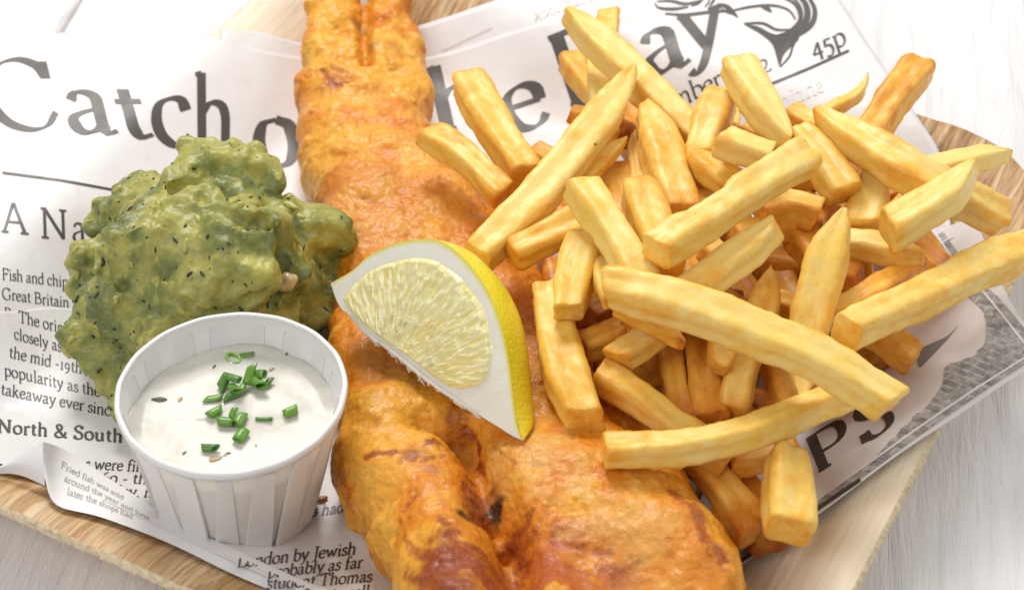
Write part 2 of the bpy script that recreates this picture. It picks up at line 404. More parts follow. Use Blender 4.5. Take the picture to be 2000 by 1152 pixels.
news = empty('newspaper_sheet', (0, 0, 0.6), 'white newspaper page headed Catch of the Day, lining the tray under the fish', 'newspaper')
under = empty('newspaper_sheet', (-1, 12, 2.2), 'blank back sheet of paper showing as a thin margin above the headline page', 'newspaper')
sheet('paper', [(430, 58), (520, 66), (590, 84), (700, 80), (840, 44), (1000, -9), (1200, -70)], [(1200, -70), (1350, 60), (1400, 160)],
      [(430, 160), (590, 200), (840, 200), (1100, 180), (1400, 160)], [(430, 58), (430, 160)], 90, 20, 0.0, MT['paper'], under)
sheet('paper', [(-260, 86), (0, 72), (150, 64), (300, 62), (480, 90), (590, 112), (700, 125), (840, 111), (980, 68), (1120, 25), (1300, -38), (1500, -110)],
      [(1500, -110), (1590, -60), (1640, 0), (1705, 100), (1790, 225), (1835, 300), (1850, 400), (1900, 600), (1800, 800)],
      [(-260, 980), (0, 905), (100, 930), (330, 1030), (600, 1150), (900, 1190), (1400, 1100), (1800, 800)],
      [(-260, 86), (-300, 400), (-260, 980)], 200, 170, 0.03, MT['paper'], news)
low = empty('newspaper_sheet', (-8, -4, 0.6), 'lower newspaper sheet printed with history of fish and chips, under the white cup', 'newspaper')
sheet('paper', [(-260, 625), (0, 608), (132, 601), (400, 590), (760, 560)], [(760, 560), (820, 900), (900, 1290)],
      [(-260, 890), (0, 905), (95, 925), (200, 975), (330, 1035), (450, 1092), (600, 1160), (900, 1290)], [(-260, 625), (-300, 760), (-260, 890)], 150, 120, 0.10, MT['paper'], low)
# the strip of its edge folded back up along the rim
def strip(A, B, nu, nv, bul):
    A = resample(catmull(A, 6), nu); B = resample(catmull(B, 6), nu); V = []
    for k in range(nv):
        t = k / (nv - 1); p = A * (1 - t) + B * t; p[:, 2] += bul * math.sin(math.pi * t); V.append(p)
    return np.concatenate(V), gridF(nv, nu)
def px3(pts): return [at(x, y, z) for x, y, z in pts]
FOLD_IN = px3([(84, 862, 2.75)]) + [on(x, y, o) for x, y, o in ((130, 880, .6), (230, 945, .30), (330, 1008, .18), (450, 1068, .16), (600, 1135, .16), (760, 1190, .16))]
V, F = strip(FOLD_IN,
             px3([(86, 930, 2.35), (110, 985, 2.2), (200, 1010, 2.08), (330, 1060, 2.02), (450, 1118, 2.0), (560, 1165, 2.0), (700, 1225, 2.0)]), 70, 14, 0.05)
mk('folded_edge', V, F, MT['paper'], low, base=(0, 0, 0))
V, F = strip(px3([(-60, 930, 2.2), (-5, 912, 2.25), (40, 887, 2.5), (84, 862, 2.75)]), px3([(-60, 950, 2.1), (-5, 926, 2.12), (40, 928, 2.15), (88, 948, 2.2)]), 24, 10, 0.08)
mk('turned_corner', V, F, MT['paper'], low, base=(0, 0, 0))
# the sheet with the printed photograph, right
pic = empty('newspaper_sheet', (10, -3, 1.0), 'newspaper sheet with grey brick wall picture and bold letters PS, jutting out right', 'newspaper')
sheet('paper', [(1600, 560), (1700, 510), (1800, 462), (1870, 436), (1900, 430)], [(1900, 430), (1912, 447), (1960, 560), (2010, 640), (2062, 690)],
      [(1250, 1228), (1400, 1132), (1600, 1003), (1800, 857), (1950, 757), (2062, 690)], [(1600, 560), (1450, 800), (1250, 1228)], 110, 70, 0.17, MT['paper'], pic)

# ------------------------------------------------------------------ print: a small broad-nib serif alphabet
GL = {
'a': (42, "c 8 33 13 41 22 42 29 38 30 30 30 8 34 1 41 4;c 30 26 18 22 7 15 7 5 14 0 23 3 30 10"),
'b': (46, "l 10 68 10 3;l 3 66 10 68;c 10 34 20 42 32 41 41 31 41 14 33 2 20 0 10 6"),
'c': (39, "c 34 32 30 41 20 42 9 36 5 22 9 8 20 0 30 2 36 9"),
'd': (48, "l 37 68 37 3;l 30 66 37 68;l 37 3 44 3;c 37 34 28 42 16 41 6 31 6 13 14 1 26 0 37 8"),
'e': (40, "l 7 24 35 25;c 35 25 34 36 26 42 15 41 6 32 5 17 11 4 22 0 31 3 37 10"),
'f': (30, "c 32 63 25 69 16 66 13 55 13 30 13 2;l 4 40 27 40;l 5 1 22 1"),
'g': (43, "c 20 42 9 36 9 24 20 16 31 22 32 35 20 42;l 32 38 41 40;c 12 17 9 8 24 4 36 2 39 -10 28 -21 12 -20 6 -12 12 -3"),
'h': (50, "l 11 68 11 2;l 4 66 11 68;c 11 32 21 42 33 41 38 32 38 16 38 2;l 4 1 19 1;l 31 1 46 1"),
'i': (24, "l 12 41 12 2;l 5 39 12 41;l 5 1 20 1;l 12 55 12 62"),
'k': (48, "l 11 68 11 2;l 4 66 11 68;l 4 1 18 1;l 12 20 32 40;l 24 40 40 40;l 19 26 38 2;l 32 1 47 1"),
'l': (24, "l 12 68 12 2;l 5 66 12 68;l 5 1 20 1"),
'm': (73, "l 11 41 11 2;l 4 39 11 41;c 11 32 20 42 30 41 36 32 36 16 36 2;c 36 32 45 42 55 41 61 32 61 16 61 2;l 4 1 18 1;l 29 1 43 1;l 54 1 68 1"),
'n': (50, "l 11 41 11 2;l 4 39 11 41;c 11 32 21 42 33 41 38 32 38 16 38 2;l 4 1 19 1;l 31 1 46 1"),
'o': (46, "c 23 42 10 37 5 21 10 5 23 0 36 5 41 21 36 37 23 42"),
'p': (47, "l 11 41 11 -22;l 4 39 11 41;c 11 34 21 42 33 41 42 30 42 14 33 2 20 0 11 6;l 4 -23 20 -23"),
'r': (33, "l 11 41 11 2;l 4 39 11 41;c 11 30 18 40 25 42 31 38;l 4 1 20 1"),
's': (33, "c 27 33 23 41 14 42 7 35 10 26 20 21 28 15 27 4 17 0 8 2 5 10"),
't': (29, "c 13 54 13 30 13 10 18 1 28 4;l 3 40 26 41"),
'u': (50, "c 10 41 10 12 15 2 26 0 37 9;l 37 41 37 3;l 3 40 10 41;l 30 40 37 41;l 37 2 45 2"),
'v': (45, "l 7 40 22 2;l 23 2 38 40;l 1 41 15 41;l 31 41 44 41"),
'w': (65, "l 7 40 20 2;l 21 2 33 38;l 33 38 45 2;l 46 2 58 40;l 1 41 14 41;l 51 41 65 41"),
'y': (45, "l 7 40 23 4;c 38 40 25 4 17 -14 9 -22 4 -18;l 1 41 15 41;l 31 41 44 41"),
'A': (66, "l 8 2 31 66;l 32 66 57 2;l 17 24 46 24;l 1 1 18 1;l 47 1 66 1"),
'B': (58, "l 13 65 13 2;c 6 65 34 65 44 56 42 42 30 36 14 35;c 14 35 36 35 50 28 50 10 36 1 6 1"),
'C': (68, "c 56 52 50 62 34 67 16 60 5 42 5 24 16 6 34 -1 50 3 60 17;l 56 50 55 66"),
'D': (70, "l 14 65 14 2;c 6 65 36 65 56 56 64 34 56 10 36 1 6 1"),
'F': (54, "l 13 65 13 2;l 6 65 48 65;l 48 65 49 52;l 13 35 38 35;l 38 41 38 29;l 5 1 23 1"),
'G': (70, "c 56 52 50 62 34 67 16 60 6 42 6 24 16 6 34 -1 50 1 58 6;l 56 50 57 66;l 58 26 58 4;l 48 26 66 26"),
'I': (28, "l 14 65 14 2;l 5 65 23 65;l 5 1 23 1"),
'J': (32, "c 18 65 18 10 14 -8 2 -14;l 9 65 27 65"),
'L': (54, "l 13 65 13 2;l 5 65 22 65;l 5 1 48 1;l 48 1 51 16"),
'N': (72, "l 13 65 13 2;l 13 66 58 2;l 58 66 58 2;l 4 65 14 65;l 49 65 67 65;l 4 1 22 1"),
'P': (56, "l 13 65 13 2;c 6 65 34 65 48 60 51 47 46 35 34 30 14 31;l 5 1 23 1"),
'S': (48, "c 40 52 34 64 22 67 10 60 8 48 18 38 32 32 41 20 38 5 24 -1 10 3 6 16;l 40 52 41 66;l 6 16 5 0"),
'T': (60, "l 30 65 30 2;l 5 65 55 65;l 5 65 4 52;l 55 65 56 52;l 21 1 39 1"),
'H': (74, "l 14 65 14 2;l 60 65 60 2;l 14 34 60 34;l 5 65 23 65;l 51 65 69 65;l 5 1 23 1;l 51 1 69 1"),
'0': (44, "c 22 42 9 36 5 21 9 6 22 0 35 6 39 21 35 36 22 42"),
'1': (30, "l 15 42 15 2;l 6 40 15 42;l 6 1 24 1"),
'2': (40, "c 6 32 12 42 26 42 31 32 24 18 7 3;l 7 2 36 2;l 36 2 38 8"),
'4': (42, "l 30 42 5 7;l 5 7 40 7;l 30 42 30 -16"),
'5': (40, "l 34 40 13 40;l 13 40 11 18;c 11 18 24 21 33 12 33 -4 23 -16 7 -14"),
'6': (44, "c 34 64 16 52 6 30 8 8 22 0 36 8 38 24 26 34 10 26"),
'9': (42, "c 32 30 27 40 16 42 6 32 8 18 20 12 32 20 34 30 31 6 22 -10 8 -17"),
'&': (66, "c 56 30 50 10 30 0 10 4 8 18 22 30 36 42 36 58 24 66 14 58 18 44 34 22 54 2 64 4"),
',': (18, "c 9 6 12 2 8 -8"), '-': (34, "l 6 20 28 22"), '.': (18, "l 9 0 9 6"), ' ': (22, ""),
}
def ribbon(P, w0, w1, nib=22):
    """broad nib ribbon along em-space points"""
    P = np.asarray(P, float)
    d = np.gradient(P, axis=0); d /= np.linalg.norm(d, axis=1, keepdims=True) + 1e-9
    a = np.arctan2(d[:, 1], d[:, 0]) - math.radians(nib)
    wd = (w0 + (w1 - w0) * np.abs(np.sin(a)) ** 1.3)[:, None] / 2; nrm = np.stack([-d[:, 1], d[:, 0]], -1)
    return P + nrm * wd, P - nrm * wd
def text(s, org, xv, yv, parent, name='printed_line', off=0.118, w=(0.028, 0.075), bend=0.0, step=0.09, track=0.0, nib=22, mapf=None, cut=None):
    V = []; F = []; x = 0.0; k = 0; mp = mapf or on_v
    for ch in s:
        adv, g = GL.get(ch, GL[' '])
        for seg in g.split(';'):
            if not seg: continue
            tk = seg.split(); pts = np.array(list(map(float, tk[1:]))).reshape(-1, 2) / 100
            if tk[0] == 'c': pts = catmull(pts, 6)
            L = np.linalg.norm(np.diff(pts, axis=0), axis=1).sum(); pts = resample(pts, max(2, int(L / step) + 2))
            a, b = ribbon(pts, *w, nib); n = len(pts)
            for q in (a, b):
                X = x + q[:, 0]; Y = q[:, 1] + bend * X * X
                px = org[0] + X * xv[0] + Y * yv[0]; py = org[1] + X * xv[1] + Y * yv[1]
                V.append(mp(px, py, off + 0.0006 * (k % 6)))
            o = sum(map(len, V)) - 2 * n
            F += [(o + i, o + i + 1, o + n + i + 1, o + n + i) for i in range(n - 1)]; k += 1
        x += adv / 100 + track
    V = np.concatenate(V)
    return mk(name, V, F, MT['ink'], parent, flat=True, base=(0, 0, 0))
def rule(pts, wpx, parent, off=0.118, name='printed_rule'):
    P = resample(pts, 40); d = np.gradient(P, axis=0); d /= np.linalg.norm(d, axis=1, keepdims=True); nr = np.stack([-d[:, 1], d[:, 0]], -1) * wpx / 2
    a = on_v(P[:, 0] + nr[:, 0], P[:, 1] + nr[:, 1], off); b = on_v(P[:, 0] - nr[:, 0], P[:, 1] - nr[:, 1], off)
    return mk(name, np.concatenate([a, b]), [(i, i + 1, 40 + i + 1, 40 + i) for i in range(39)], MT['ink'], parent, flat=True, base=(0, 0, 0))
def big(ch, org, xv, yv, off=0.05, w=(0.03, 0.105), nib=18, par=None):
    return text(ch, org, xv, yv, par or news, 'headline_letter', off, w, step=0.03, nib=nib)
big('C', (-22, 246), (228, 12), (-34, -200), nib=28, w=(0.018, 0.095))
big('a', (136, 256), (232, 16), (-50, -188), w=(0.03, 0.11))
big('t', (238, 268), (225, 6), (-52, -175), w=(0.04, 0.11))
big('c', (300, 281), (205, 10), (-20, -215), w=(0.03, 0.11))
big('h', (376, 294), (170, 10), (-2, -225), w=(0.035, 0.105))
big('o', (497, 322), (190, 10), (-4, -216), w=(0.035, 0.14))
big('h', (852, 262), (215, -52), (-42, -186), w=(0.03, 0.13))
big('e', (994, 262), (212, -62), (-55, -190), w=(0.03, 0.12))
big('D', (1104, 214), (200, -72), (-70, -205), w=(0.03, 0.14))
big('a', (1262, 150), (214, -66), (-60, -180), w=(0.03, 0.12))
big('y', (1335, 110), (200, -60), (-36, -178), w=(0.03, 0.10), nib=10)
text('45p', (1588, 113), (52, -21), (-18, -56), news, 'printed_price', 0.05, w=(0.035, 0.10), step=0.08)
text('2', (1486, 146), (56, -22), (-20, -56), news, 'printed_line', 0.05, w=(0.03, 0.06), step=0.08)
text('mber', (1318, 214), (50, -24), (-18, -54), news, 'printed_line', 0.05, w=(0.03, 0.09))
rule([(1506, 164), (1580, 134), (1658, 99)], 5, news, 0.05)
rule([(5, 337), (120, 352), (250, 376)], 4.5, news, 0.05)
text('A', (2, 452), (82, 8), (-3, -88), news, off=0.05, w=(0.03, 0.075))
text('N', (78, 463), (80, 9), (-3, -88), news, off=0.05, w=(0.03, 0.075))
text('ature', (140, 470), (72, 10), (-3, -86), news, off=0.05, w=(0.03, 0.085))
text('Fish and chips', (4, 545), (25.5, 3.1), (-1, -33), news, off=0.05, w=(0.035, 0.09))
text('Great Britain', (4, 583), (26.5, 3.6), (-1, -33), news, off=0.05, w=(0.035, 0.09))
text('Buckinghi', (8, 621), (27, 4), (-1, -33), news, off=0.05, w=(0.03, 0.08))
for s, o, xv in (('The origins of', (36, 628), (27.5, 7.0)), ('closely associ', (27, 661), (27, 7.4)), ('the mid -19th', (17, 697), (29, 6.6)),
                 ('popularity as the', (8, 732), (30, 6.9)), ('takeaway ever since', (1, 769), (30.5, 6.2))):
    text(s, o, xv, (-1 if s[0] != 't' else 2, -34), low, w=(0.035, 0.09))
text('North & South', (-6, 843), (41, 3.4), (1, -38), low, w=(0.05, 0.13), track=0.03)
text('s were first', (165, 914), (32, 1.8), (5, -32), low, w=(0.04, 0.10))
text('60 - the', (196, 941), (37, 1.2), (6, -32), low, w=(0.04, 0.10))
text('ley, now', (226, 968), (36, 1.0), (8, -32), low, w=(0.04, 0.10))
text('es had', (597, 1010), (31.5, -5.0), (6, -33), low, w=(0.045, 0.11))
text('London by Jewish', (462, 1108), (34.5, -4.0), (6, -36), low, w=(0.045, 0.11))
text('probably as far', (522, 1127), (33.5, -3.6), (6, -35), low, w=(0.045, 0.11))
text('student Thomas', (520, 1150), (34, -2.6), (6, -35), low, w=(0.045, 0.11))
text('the first to sell', (540, 1176), (34, -2.4), (6, -34), low, w=(0.045, 0.11))
text('sp', (776, 1128), (34, -1), (4, -34), low, w=(0.045, 0.11)); text('es', (783, 1152), (34, -1), (4, -34), low, w=(0.045, 0.11))
# rows of small type running along the folded edge
FA = resample(catmull(FOLD_IN, 6), 70)
FB = resample(catmull(px3([(86, 930, 2.35), (110, 985, 2.2), (200, 1010, 2.08), (330, 1060, 2.02), (450, 1118, 2.0), (560, 1165, 2.0), (700, 1225, 2.0)]), 6), 70)
def fold_map(u, v, off):
    u = np.clip(np.asarray(u, float), 0, 68.9); i = u.astype(int); f = (u - i)[..., None]; v = np.clip(v, 0, 1)
    a = FA[i] * (1 - f) + FA[i + 1] * f; b = FB[i] * (1 - f) + FB[i + 1] * f; p = a * (1 - v[..., None]) + b * v[..., None]
    p[..., 2] += 0.05 * np.sin(math.pi * v) + 0.012 + off; return p
MT['ink'] = mat_simple('faded_ink', (0.30, 0.28, 0.27), 0.45)
for k, (s, u0) in enumerate([('Fried fish was sold', 6.5), ('around the year and long', 7.5), ('later the shops had', 8.5)]):
    text(s, (u0, 0.36 + 0.20 * k), (1.9, 0), (0.0, -0.19), low, 'small_print', 0.0005, w=(0.04, 0.09), mapf=fold_map, step=0.14)
MT['ink'] = mat_ink()
text('PS', (1592, 926), (138, -88), (-40, -96), pic, 'printed_word', 0.19, w=(0.035, 0.14), step=0.06, nib=8, track=0.12)
text('I', (1546, 955), (138, -88), (-40, -96), pic, 'printed_word', 0.19, w=(0.035, 0.15), step=0.06, nib=8)
# faint print showing through from the back of the page
gh = mat_simple('ghost_ink', (0.74, 0.705, 0.70), 0.45)
_ink = MT['ink']; MT['ink'] = gh
text('Haddock', (1160, -2), (-34, 12), (-10, -32), news, 'show_through_print', 0.05, w=(0.04, 0.07))
text('shrimp of', (1612, 176), (-46, 20), (-14, -44), news, 'show_through_print', 0.05, w=(0.05, 0.09), step=0.12)
rule([(862, 97), (900, 80), (960, 52)], 3, news, 0.05)
MT['ink'] = _ink
# the printed salmon
def fill(pts, parent, off=0.052, mat=None, name='printed_fish'):
    P = catmull(pts, 4)[:-1] if len(pts) > 4 else np.array(pts, float)
    V = on_v(P[:, 0], P[:, 1], off); o = mk(name, V, [tuple(range(len(V)))], mat or MT['ink'], parent, flat=True, base=(0, 0, 0))
    return o
salm = []
def pen(pts, w0, w1=None, off=0.052):
    P = resample(catmull(pts, 8), 40); d = np.gradient(P, axis=0); d /= np.linalg.norm(d, axis=1, keepdims=True)
    w1 = w0 if w1 is None else w1; t = np.linspace(0, 1, 40)[:, None]; wd = (w0 + (w1 - w0) * np.sin(math.pi * t)) / 2; nr = np.stack([-d[:, 1], d[:, 0]], -1) * wd
    a = on_v(*(P + nr).T, off); b = on_v(*(P - nr).T, off)
    mk('printed_fish', np.concatenate([a, b]), [(i, i + 1, 41 + i, 40 + i) for i in range(39)], MT['ink'], news, flat=True, base=(0, 0, 0))
pen([(1279, 6), (1286, 15), (1312, 18), (1345, 14)], 2, 6); pen([(1283, 3), (1310, 2), (1340, 8), (1372, 0)], 2, 6)
pen([(1299, 27), (1340, 29), (1385, 24), (1430, 21)], 3, 6); pen([(1430, 21), (1470, 13), (1510, 11), (1540, 20), (1554, 38)], 3, 5)
pen([(1350, 12), (1365, 6), (1378, -8)], 2, 4); pen([(1386, 12), (1392, 4), (1398, -8)], 2, 5); pen([(1376, 14), (1384, 5), (1386, -8)], 1.5, 3)
pen([(1487, 13), (1500, 18), (1507, 24)], 3, 8)
pen([(1400, 8), (1420, 14), (1441, 34)], 2, 9); pen([(1404, 12), (1416, 22), (1436, 30)], 1, 3)
pen([(1574, -14), (1591, 18), (1586, 46), (1562, 66), (1530, 80)], 4, 10)
pen([(1548, -16), (1572, 6), (1576, 36), (1556, 58), (1520, 76)], 3, 13)
pen([(1520, -8), (1550, 6), (1562, 26), (1560, 44), (1540, 62), (1515, 70)], 2, 7)
pen([(1535, -14), (1560, 8), (1566, 34), (1548, 56)], 2, 4)
fill([(1452, 47), (1480, 52), (1508, 66), (1536, 70), (1556, 66), (1560, 76), (1549, 88), (1536, 100), (1528, 112), (1523, 130), (1516, 108), (1508, 86), (1488, 68), (1468, 56), (1452, 47)], news)
pen([(1453, 46), (1490, 46), (1516, 58), (1545, 58)], 2, 5); pen([(1558, 72), (1548, 92), (1542, 110), (1524, 131)], 2, 4)
# grey printed photograph: brick wall beyond a torn outline
def mat_print():
    m = M('printed_grey_photo', 0.34, spec=0.5); t = NT(m)
    b = t.n('ShaderNodeTexBrick'); t.l(t.co((1, 1, 1), 0.62, out='Object'), b.inputs[0]); b.inputs['Scale'].default_value = 1.0
    b.inputs['Color1'].default_value = (0.30, 0.30, 0.305, 1); b.inputs['Color2'].default_value = (0.46, 0.46, 0.465, 1); b.inputs['Mortar'].default_value = (0.55, 0.55, 0.56, 1)
    b.inputs['Brick Width'].default_value = 0.75; b.inputs['Row Height'].default_value = 0.26; b.inputs['Mortar Size'].default_value = 0.035; b.inputs['Mortar Smooth'].default_value = 0.6
    n = t.noise(t.co(), 3.5, 5, 0.7); c = t.mix(t.ramp(n, [(0.35, 0.8), (0.55, 0.0)]), b.outputs[0], (0.14, 0.14, 0.145))
    c = t.mix(t.ramp(n, [(0.55, 0.0), (0.75, 0.8)]), c, (0.6, 0.6, 0.6)); t.color(c); return m
MT['print'] = mat_print(); MT['grey'] = mat_simple('printed_mid_grey', (0.2, 0.2, 0.2), 0.4); MT['lgrey'] = mat_simple('printed_light_grey', (0.50, 0.485, 0.485), 0.4); MT['dgrey'] = mat_simple('printed_dark_grey', (0.07, 0.07, 0.07), 0.4)
def band(A, B, mat, off, nm, nu=60, nv=10, jag=0.0):
    A = resample(A, nu); B = resample(B, nu)
    if jag: A = A + jag * np.stack([vn(P3(np.arange(nu) * 0.9, 0)), vn(P3(np.arange(nu) * 0.9, 5))], -1)
    V = np.concatenate([on_v(*(A * (1 - t) + B * t).T, off) for t in np.linspace(0, 1, nv)])
    return mk(nm, V, gridF(nv, nu), mat, pic, flat=True, base=(0, 0, 0))
inA = catmull([(1440, 1075), (1592, 984), (1625, 952), (1687, 911), (1764, 835), (1831, 768), (1841, 739), (1850, 712), (1898, 696), (1925, 662), (1922, 610), (1895, 582), (1860, 560)], 6)
outB = [(1420, 1108), (1530, 1037), (1600, 991), (1700, 921), (1800, 847), (1900, 778), (1960, 738), (2020, 700), (2045, 690), (2020, 662), (1985, 622), (1950, 580), (1900, 540)]
band(inA, outB, MT['print'], 0.186, 'printed_photo', 90, 14, 2.5)
band([(1560, 620), (1700, 545), (1785, 497), (1800, 480)], [(1650, 650), (1760, 600), (1850, 552), (1882, 520)], MT['print'], 0.184, 'printed_photo', 30, 8)
band([(1800, 476), (1842, 452)], [(1800, 510), (1874, 497)], MT['print'], 0.184, 'printed_photo', 14, 6)
fill([(1790, 702), (1800, 680), (1850, 656), (1872, 634), (1850, 662), (1810, 704), (1796, 716), (1790, 702)], pic, 0.186, MT['grey'], 'printed_photo')
MT['white'] = mat_simple('unprinted_white', (0.80, 0.79, 0.80), 0.4)
_ink = MT['ink']; MT['ink'] = MT['white']
rule([(1822, 448), (1858, 502), (1930, 580), (2000, 668), (2030, 700)], 4.5, pic, 0.196, 'printed_border')
rule([(1418, 1092), (1600, 972), (1800, 830), (1900, 762), (2010, 692)], 4, pic, 0.196, 'printed_border')
rule([(1780, 500), (1830, 478), (1862, 462)], 3, pic, 0.196, 'printed_border')
MT['ink'] = MT['dgrey']
rule([(1422, 1112), (1600, 990), (1680, 936)], 8, pic, 0.192, 'printed_border')
MT['ink'] = _ink
# ------------------------------------------------------------------ battered fish
def poly_dist(X, Y, P):
    """signed distance, inside positive"""
    P = np.asarray(P, float); D = np.full(X.shape, 1e9); ins = np.zeros(X.shape, bool); n = len(P)
    for i in range(n):
        a = P[i]; b = P[(i + 1) % n]; e = b - a; t = np.clip(((X - a[0]) * e[0] + (Y - a[1]) * e[1]) / (e @ e + 1e-12), 0, 1)
        D = np.minimum(D, (X - a[0] - t * e[0]) ** 2 + (Y - a[1] - t * e[1]) ** 2)
        c = ((a[1] > Y) != (b[1] > Y)); xx = a[0] + (Y - a[1]) * e[0] / (e[1] if abs(e[1]) > 1e-9 else 1e-9); ins ^= c & (X < xx)
    return np.where(ins, 1, -1) * np.sqrt(D)
def line_dist(X, Y, P):
    P = np.asarray(P, float); D = np.full(X.shape, 1e9)
    for a, b in zip(P[:-1], P[1:]):
        e = b - a; t = np.clip(((X - a[0]) * e[0] + (Y - a[1]) * e[1]) / (e @ e + 1e-12), 0, 1)
        D = np.minimum(D, (X - a[0] - t * e[0]) ** 2 + (Y - a[1] - t * e[1]) ** 2)
    return np.sqrt(D)
FO = [(606, -60), (692, -60), (702, -20), (708, 5), (714, -20), (722, -60), (785, -60), (805, 20), (816, 80), (832, 160), (850, 240), (895, 320), (970, 420),
      (1040, 520), (1100, 640), (1190, 780), (1260, 880), (1335, 950), (1385, 1010), (1425, 1080), (1440, 1160), (1400, 1260), (1200, 1320), (1000, 1320), (850, 1260), (795, 1165), (768, 1105),
      (722, 1078), (702, 1035), (668, 990), (650, 930), (648, 860), (640, 760), (648, 650), (650, 590), (622, 480), (606, 400), (582, 300), (577, 220), (590, 120), (600, 20)]
FOW = catmull([on(x, y, 1.25)[:2] for x, y in FO] + [on(FO[0][0], FO[0][1], 1.25)[:2]], 5)[:-1]
def fpt(x, y, off=1.25): return on(x, y, off)[:2]
h = 0.095; xs = np.arange(FOW[:, 0].min() - .8, FOW[:, 0].max() + .8, h); ys = np.arange(FOW[:, 1].min() - .8, FOW[:, 1].max() + .8, h); zs = np.arange(0.3, 6.8, h)
X2, Y2 = np.meshgrid(xs, ys, indexing='ij'); D2 = poly_dist(X2, Y2, FOW) + 0.20 * vn(P3(X2, Y2), 1.15, 31) + 0.10 * vn(P3(X2, Y2), 2.8, 7)
along = Y2
Hm = np.interp(Y2, [-12, -6, 2, 9, 14], [1.45, 1.40, 1.25, 1.05, 0.75]).copy()
for (x, y, a, s) in [(1190, 1030, .75, 1.9), (830, 1010, .40, 1.2), (700, 860, .25, 1.2), (1010, 960, .25, .9), (870, 1120, .35, 1.0), (720, 360, .2, 1.5), (640, 90, .35, .7), (780, 90, .3, .8), (760, 640, -.35, 1.6), (1330, 1100, .3, 1.0)]:
    c = fpt(x, y, 2.0); Hm += a * np.exp(-((X2 - c[0]) ** 2 + (Y2 - c[1]) ** 2) / (2 * s * s))
for pl, dep, wd in [([(905, 850), (935, 920), (950, 975), (985, 1060), (1000, 1110), (1005, 1240)], 1.1, .33), ([(707, -20), (708, 60), (716, 105)], .75, .16), ([(740, 40), (748, 110)], .2, .12), ([(628, 0), (640, 70)], .2, .12), ([(672, 20), (680, 110)], .25, .13), ([(650, 30), (655, 100)], .25, .15),
                    ([(780, 10), (790, 90)], .25, .15), ([(820, 830), (905, 850)], .5, .22), ([(600, 170), (700, 190), (840, 150)], .12, .2)]:
    Hm -= dep * np.exp(-(line_dist(X2, Y2, [fpt(*q, 2.4) for q in pl]) / wd) ** 2 / 2)
Hm += 0.10 * vn(P3(X2, Y2), 0.6, 11) + 0.05 * vn(P3(X2, Y2), 1.9, 13)
for (x, y) in ((925, 995), (958, 988), (985, 1040)):
    c = fpt(x, y, 2.9); Hm -= .5 * np.exp(-((X2 - c[0]) ** 2 + (Y2 - c[1]) ** 2) / (2 * .14 ** 2))
# stretched wrinkles across the tail end
wr = vn(P3(X2 * 0.5 + .3 * Y2, Y2 * 2.2 + 0.9 * vn(P3(X2, Y2), .9, 44), 2.0), 1.0); Hm += 0.13 * wr * smooth((Y2 - 2) / 4) * (1 - smooth((Y2 - 12) / 2))
tw = vn(P3(X2 * 3.0, Y2 * 0.5, 4.0), 1.0); Hm += 0.24 * tw * smooth((Y2 - 11) / 2)
Hm = np.maximum(Hm, 0.4)
PZ = pap(X2, Y2) + np.interp(Y2, [-12, 8, 14], [1.2, 1.15, 1.0])
R_ = np.minimum(1.5, 1.5 * Hm / 1.2)
X3, Y3, Z3 = np.meshgrid(xs, ys, zs, indexing='ij')
P = np.stack([X3, Y3, Z3], -1)
k = (R_ / Hm)[..., None]; dz = Z3 - PZ[..., None]
dz = np.where(dz > 0, dz * k, dz * (R_ / 1.35)[..., None])
Fd = R_[..., None] - np.sqrt(np.maximum(R_ - D2, 0)[..., None] ** 2 + dz ** 2)
Fd = Fd + 0.05 * vn(P, 1.2, 3.3) + 0.03 * vn(P, 2.6, 5.1)
V, F = surface_nets(Fd, np.array([xs[0], ys[0], zs[0]]), h); V = relax(V, F, 2, .5)
del P, X3, Y3, Z3, Fd
V, F = subdiv(V, F)
N = normals(V, F)
lump = np.maximum(vn(V, 3.2, 21), 0.0)
V = V + N * (0.022 * vn(V, 4.5, 1)[:, None] + 0.022 * (0.4 - np.abs(vn(V, 6.5, 71)))[:, None] + 0.05 * (lump ** 1.5 * smooth(fbm(V, .6, 2, 77) * 4 + .3))[:, None] + 0.012 * vn(V, 11, 15)[:, None])
N = normals(V, F)
rsb = np.random.RandomState(9); cand = np.where((N @ -FWD > .1))[0]; tree = V[cand]
for i in rsb.choice(cand, 420, replace=False):
    r = rsb.choice([.06, .09, .13, .2], p=[.4, .35, .18, .07]); m = cand[np.abs(tree - V[i]).max(1) < r * 1.3]; d = np.linalg.norm(V[m] - V[i], axis=1) / r
    V[m] += N[i] * (r * .38 * np.clip(1 - d * d, 0, 1) ** .8)[:, None]
N = normals(V, F)
# browning: where the crust is burnt, thin or creamy; pit shade painted near-black
gold = np.array([0.82, 0.375, 0.030]); amber = np.array([0.70, 0.22, 0.008]); rust = np.array([0.26, 0.036, 0.005]); cream = np.array([0.87, 0.48, 0.060])
n1 = fbm(V, 0.55, 4, 2)[:, None]; n2 = fbm(V, 1.7, 4, 9)[:, None]; n3 = fbm(V, 4.2, 3, 19)[:, None]
C = gold + (amber - gold) * smooth(0.5 + 3.0 * n1) * 0.95
C = C + (cream - C) * smooth(0.0 + 2.6 * n2) * 0.50
C = C + (rust - C) * smooth((-n3 - 0.22) * 5) * 0.22
def surfpt(V, px, py, rad=14):
    q = V - CAM; d = q @ FWD; x = 1000 + FPX * (q @ RGT) / d; y = 576 - FPX * (q @ UPV) / d
    m = np.where((np.abs(x - px) < rad) & (np.abs(y - py) < rad))[0]
    if len(m) == 0: return V[np.argmin((x - px) ** 2 + (y - py) ** 2)], 0
    i = m[np.argmin(d[m])]; return V[i], i
